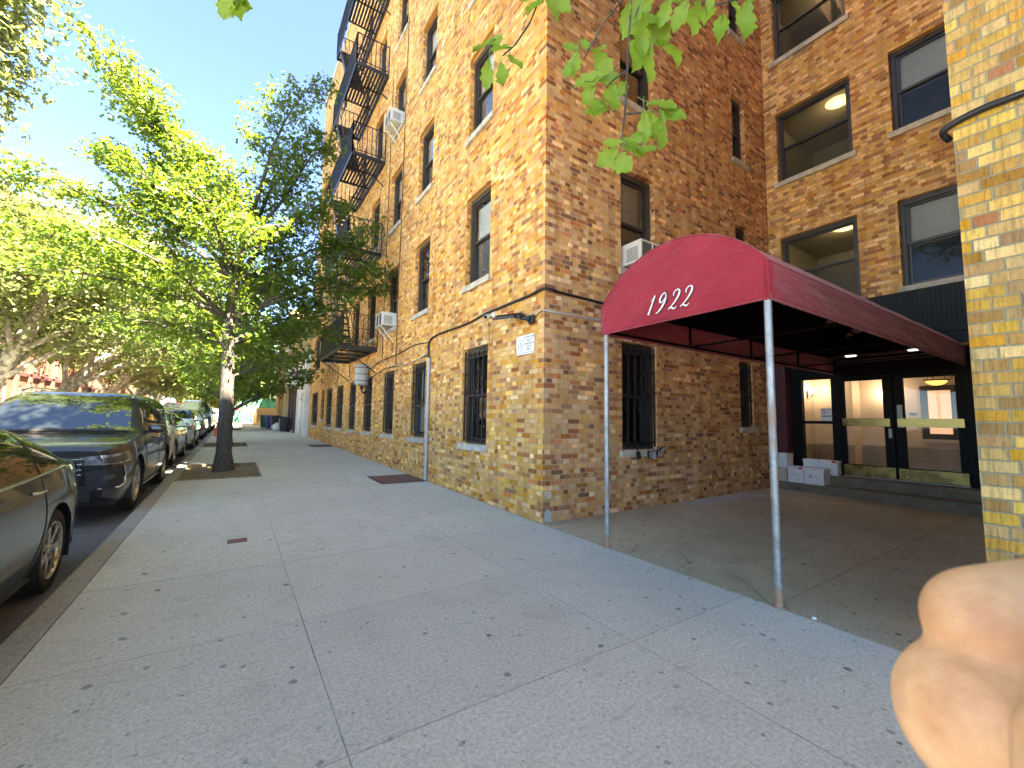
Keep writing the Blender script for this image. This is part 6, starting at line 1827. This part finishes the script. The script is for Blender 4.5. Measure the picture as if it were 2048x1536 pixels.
for q in (3.3, 3.75, 4.2): box_in(m, O, U, D, -28.2, -24.65, -0.3, -0.002, q, q + .2)
m.build('cornice', M['far_white'], t)
facade('brick_building', 'brown brick house set back above the low shopfronts', 'building', 1.2, 21.2, 29.0, 10.5, 'brick_far', [(-28, -26.8, 6.2, 8), (-25, -23.8, 6.2, 8)])
yh = thing('yellow_house', 'yellow brick row house with balconies and open garage bays', 'house', (-0.35, 33.5, G(33)))
O = Vector((-0.35, 0, 0)); U, D = frame_axes('street'); m = MB()
holes = [(-33.0, -31.0, .45, 3.2), (-30.7, -28.7, .45, 3.2), (-36.4, -35.0, 4.0, 6.0), (-32.6, -31.2, 4.0, 6.2), (-30.4, -29.1, 4.0, 6.2), (-32.6, -31.2, 6.9, 8.2)]
wall_with_holes(m, O, U, D, -38.5, -28.25, -.2, 8.9, holes, 0.5)
m.quad((-.35, 28.25, -.2), (9, 28.25, -.2), (9, 28.25, 8.9), (-.35, 28.25, 8.9)); m.quad((9, 38.5, -.2), (-.35, 38.5, -.2), (-.35, 38.5, 8.9), (9, 38.5, 8.9)); m.quad((9, 28.25, -.2), (9, 38.5, -.2), (9, 38.5, 8.9), (9, 28.25, 8.9))
m.build('wall', M['brick_yellow'], yh)
m = MB(); m.quad((-.35, 28.25, 8.8), (9, 28.25, 8.8), (9, 38.5, 8.8), (-.35, 38.5, 8.8)); m.build('roof', M['asphalt'], yh)
for h in holes[2:]: simple_window(yh, O, U, D, *h, mat='white_paint')
m = MB()
for h in holes[:2]: box_in(m, O, U, D, h[0], h[1], 0.5, 0.55, h[2], h[3])
m.build('garage_back', M['tan_render'], yh)
m = MB()
for y in (28.4, 30.85, 33.15, 34.6): m.box(-0.62, -0.352, y - 0.16, y + 0.16, .3, 8.7)
m.build('piers', M['tan_render'], yh)
m = MB()
m.box(-1.0, -0.353, 28.6, 33.0, 3.45, 3.6)
for i in range(34): m.box(-0.99, -0.97, 28.62 + i * .13, 28.64 + i * .13, 3.6, 4.5)
m.box(-1.0, -0.96, 28.6, 33.0, 4.5, 4.54); m.build('balcony', M['tan_render'], yh)
for k in range(4):
    y = (29.2, 30.1, 31.5, 32.4)[k]
    for j in range(2):
        t = thing('electric_meter', 'round glass electric meter in a %s bay of the yellow house, %s' % (('nearest', 'nearest', 'farther', 'farther')[k] + (' left half', ' right half')[1 - k % 2], ('lower row', 'upper row')[j]), 'meter', (-.1, y, 1.35 + .45 * j), 0, 'meters in the bays of the yellow house')
        m = MB(); m.cbox(-0.02, 0.1, y - .19, y + .19, 1.18 + .45 * j, 1.58 + .45 * j, .01); m.build('case', M['bin_green'], t)
        m = MB(); m.lathe([(0, .05), (.1, .04), (.12, 0)], 16, Matrix.Translation((-.02, y, 1.38 + .45 * j)) @ Matrix.Rotation(-math.pi / 2, 4, 'Y')); m.build('dial', M['grey_metal'], t)
# stoop with railing past the yellow house
t = thing('stone_stoop', 'tan stone stoop with sloping handrail beyond the yellow house', 'stoop', (-0.9, 41, G(41)))
m = MB()
for i in range(8): m.box(-1.7, 0.6, 39.0 + i * 0.32, 42.6, G(41) - .1 if i == 0 else G(41) + i * .19 - .002, G(41) + (i + 1) * .19)
m.box(-1.9, -1.702, 39.4, 42.6, .2, G(41) + 1.1); m.build('steps', M['tan_render'], t)
m = MB(); m.tube([(-1.8, 38.9, G(41) + 1.0), (-1.8, 41.6, G(41) + 2.6), (-1.8, 42.6, G(41) + 2.6)], .05, 8)
for i in range(6): m.tube([(-1.8, 39.0 + i * .5, G(41) + .2 + .25 * i), (-1.8, 39.0 + i * .5, G(41) + 1.06 + .297 * i)], .025, 6)
m.build('handrail', M['white_paint'], t)
facade('row_house', 'tan row house behind the stone stoop', 'house', 0.6, 38.55, 45.0, 8.0, 'brick_yellow', [(-44, -42.8, 3.4, 5.2), (-41.5, -40.4, 3.4, 5.2)])
facade('white_house', 'bright white house with tall gable far along the near side', 'house', 0.4, 46.0, 66.0, 6.6, 'far_white', [(-50, -48.8, 2.6, 4.4), (-54, -52.8, 2.6, 4.4), (-58, -56.8, 2.6, 4.4)])
# construction fence reaching over the pavement
t = thing('construction_fence', 'green plywood construction fence with a white notice and red stripe', 'fence', (-1.8, 48, G(48)))
m = MB()
for i in range(5): m.box(-3.5 + i * .78, -2.73 + i * .78, 47.98, 48.02, G(48), G(48) + 2.55)
m.box(-3.52, -3.48, 48.021, 62, G(48), G(55) + 2.45); m.build('panels', M['green_board'], t)
m = MB()
for i in range(6): m.box(-3.52 + i * .78, -3.44 + i * .78, 47.90, 47.979, G(48), G(48) + 2.6)
m.bar((-3.3, 47.2, G(48) + .05), (-2.5, 47.96, G(48) + 2.4), .09); m.build('posts', M['bin_green'], t)
m = MB(); m.box(-3.2, -2.4, 47.955, 47.978, G(48) + 1.7, G(48) + 2.15); m.build('notice', M['white_paint'], t)
m = MB(); m.box(-3.4, -1.6, 47.96, 47.978, G(48) + 1.2, G(48) + 1.45); m.build('red_stripe', M['card_red'], t)
t = tag(MB().box(-4.2, -4.16, 52, 62, G(55), G(55) + 2.2).build('board_fence', M['wood']), 'weathered board hoarding beside the far kerb', 'fence')
# wheelie bins
def bin_(x, y, mat, label, h=1.0, rz=0.0, bag=False):
    z = G(y)
    t = thing('wheelie_bin', label, 'bin', (x, y, z), rz, 'wheelie bins outside the maroon shopfront')
    m = MB()
    def f(u, v):
        a = 2 * math.pi * u; e = lambda q: math.copysign(abs(q) ** .35, q)
        w = 0.22 + 0.075 * v
        return (w * e(math.cos(a)), w * 1.1 * e(math.sin(a)), 0.06 + (h - 0.12) * v)
    m.grid(f, 24, 6); m.add([f(i / 24, 0) for i in range(24)], [tuple(range(24))[::-1]]); m.build('body', M[mat], t, local=True)
    m = MB()
    m.cbox(-.32, .32, -.35, .35, h - .075, h - .03, .015)
    m.grid(lambda u, v: (-.31 + .62 * u, -.34 + .68 * v, h - .03 + .05 * math.sin(math.pi * u) * math.sin(math.pi * v)), 8, 8); m.build('lid', M[mat], t, local=True)
    for s in (-.2, .2):
        m = MB(); m.lathe([(0, -.03), (.1, -.03), (.1, .03), (0, .03)], 18, Matrix.Translation((.25, s, .1)) @ Matrix.Rotation(math.pi / 2, 4, 'X')); m.build('wheel', M['rubber'], t, local=True)
    m = MB(); m.tube([(.3, -.2, h - .1), (.38, -.2, h - .06), (.38, .2, h - .06), (.3, .2, h - .1)], .015, 6); m.build('handle', M[mat], t, local=True)
    m = MB(); m.lathe([(.05, 0), (.085, 0)], 18, Matrix.Translation((-.285, 0, h * .62)) @ Matrix.Rotation(-math.pi / 2 - .12, 4, 'Y')); m.build('ring_mark', M['white_paint'], t, local=True)
bin_(-1.55, 31.4, 'bin_green', 'dark green wheelie bin at the far left of the bins')
bin_(-1.25, 30.3, 'bin_blue', 'blue wheelie bin in the middle of the row of bins')
bin_(-1.0, 29.0, 'bin_black', 'black wheelie bin just left of the pale bags')
bin_(-0.75, 25.9, 'bin_black', 'black wheelie bin at the right end, beside the white shopfront', .95)
for i, (x, y, s, lab) in enumerate(((-1.0, 27.4, .33, 'larger pale rubbish bag slumped between the bins'), (-0.72, 26.7, .24, 'smaller pale rubbish bag leaning beside the larger one'))):
    m = MB(); z = G(y)
    def bag(u, v, x=x, y=y, s=s, z=z):
        a = 2 * math.pi * u; q = v
        r = s * (math.sin(math.pi * min(1, .12 + q * .9)) ** .7) * (1 + .1 * math.sin(5 * a + 7 * q) + .06 * math.sin(9 * a - 4 * q))
        return (x + r * math.cos(a), y + r * math.sin(a), z + s * 1.7 * q ** 1.1)
    m.grid(bag, 28, 16); tag(m.build('rubbish_bag', M['bag_clear']), lab, 'rubbish bag', 'rubbish bags by the bins')
# traffic cone
t = thing('traffic_cone', 'orange traffic cone on the kerb edge beyond the nearest trunk', 'cone', (-4.08, 21.8, G(21.8)))
T = Matrix.Translation((-4.08, 21.8, G(21.8)))
m = MB(); m.lathe([(.165, .03), (.15, .04), (.045, .68), (.03, .71), (0, .71)], 24, T); m.build('cone', M['orange'], t)
m = MB(); m.cbox(-4.27, -3.89, 21.61, 21.99, G(21.8), G(21.8) + .035, .01); m.build('base', M['orange'], t)
# chewing-gum pale litter near the canopy foot
m = MB(); m.lathe([(0, .0), (.016, .004), (.012, .014), (0, .016)], 10, Matrix.Translation((-0.02, -3.10, 0.0)))
tag(m.build('paper_scrap', M['white_paint']), 'tiny white scrap of paper on the ground near the rusty canopy pole foot', 'litter')
print('leaves', total)
# ------------------------------------------------------------------ the photographer's hand curled round the edge of the lens
hm = MB()
def cp(px, py, d): return cam_pt(px, py, d)
def finger(pts, rad):
    rad = [r * 1.13 for r in rad]
    P = []; Rr = []
    k = len(pts)
    V = [cp(*p) for p in pts]
    for i in range(k - 1):
        for s in range(6):
            t_ = s / 6; a, b = max(i - 1, 0), min(i + 2, k - 1)
            P.append(0.5 * ((2 * V[i]) + (V[i + 1] - V[a]) * t_ + (2 * V[a] - 5 * V[i] + 4 * V[i + 1] - V[b]) * t_ ** 2 + (3 * V[i] - V[a] - 3 * V[i + 1] + V[b]) * t_ ** 3))
            Rr.append(rad[i] * (1 - t_) + rad[i + 1] * t_)
    P.append(V[-1]); Rr.append(rad[-1])
    d0 = (P[0] - P[1]).normalized()
    cap = [(0.98, .25), (0.85, .53), (0.6, .8), (0.3, .95)]
    hm.tube([P[0] + d0 * rad[0] * c for c, _ in cap] + P, [rad[0] * r for _, r in cap] + Rr, 20)
# index and middle fingers, tips towards the left, knuckles out of view to the right
finger([(1987, 1252, 0.092), (2121, 1238, 0.093), (2271, 1222, 0.092), (2451, 1225, 0.086), (2611, 1300, 0.07), (2671, 1450, 0.055)], [0.01081, 0.01124, 0.0106, 0.01146, 0.01189, 0.01211])
finger([(1998, 1450, 0.088), (2126, 1444, 0.089), (2316, 1430, 0.088), (2516, 1423, 0.082), (2696, 1488, 0.066), (2756, 1618, 0.053)], [0.01529, 0.016, 0.01501, 0.01614, 0.01643, 0.01671])
finger([(2043, 1669, 0.087), (2163, 1659, 0.088), (2323, 1644, 0.087), (2513, 1639, 0.08), (2693, 1689, 0.065), (2753, 1799, 0.053)], [0.01144, 0.01188, 0.01122, 0.0121, 0.01232, 0.01254])
finger([(2043, 1888, 0.086), (2153, 1877, 0.087), (2293, 1862, 0.086), (2443, 1857, 0.079), (2603, 1897, 0.066), (2663, 1982, 0.055)], [0.0088, 0.0092, 0.0086, 0.0094, 0.0098, 0.0104])
# palm, thumb and wrist
pal = [cp(2830, 1560, .058), cp(2880, 1750, .056), cp(2880, 2000, .055), cp(2900, 2350, .056), cp(2950, 2900, .06)]
hm.tube(pal, [.019, .022, .023, .024, .024], 20)
hm.tube([cp(2640, 1500, .05), cp(2720, 1700, .04), cp(2760, 2000, .042), cp(2760, 2400, .05)], [.018, .022, .024, .022], 20)
hm.tube([cp(2900, 2350, .052), cp(3050, 1950, .05), cp(3000, 1560, .055), cp(2900, 1330, .06)], [.019, .015, .0125, .0105], 20)
hm.tube([cp(2940, 2800, .06), cp(3050, 3600, .072), cp(3250, 4600, .09)], [.026, .029, .034], 20)
# short knuckle lines are left to the modelled creases: slight waists between the phalanges
ho = hm.build('person', M['skin'])
rm = ho.modifiers.new('fuse', 'REMESH'); rm.mode = 'VOXEL'; rm.voxel_size = 0.0007; rm.use_smooth_shade = True
sm = ho.modifiers.new('soften', 'SMOOTH'); sm.factor = 0.5; sm.iterations = 45
tag(ho, 'photographer\'s bare fingers curled over the lower right edge of the lens', 'person')
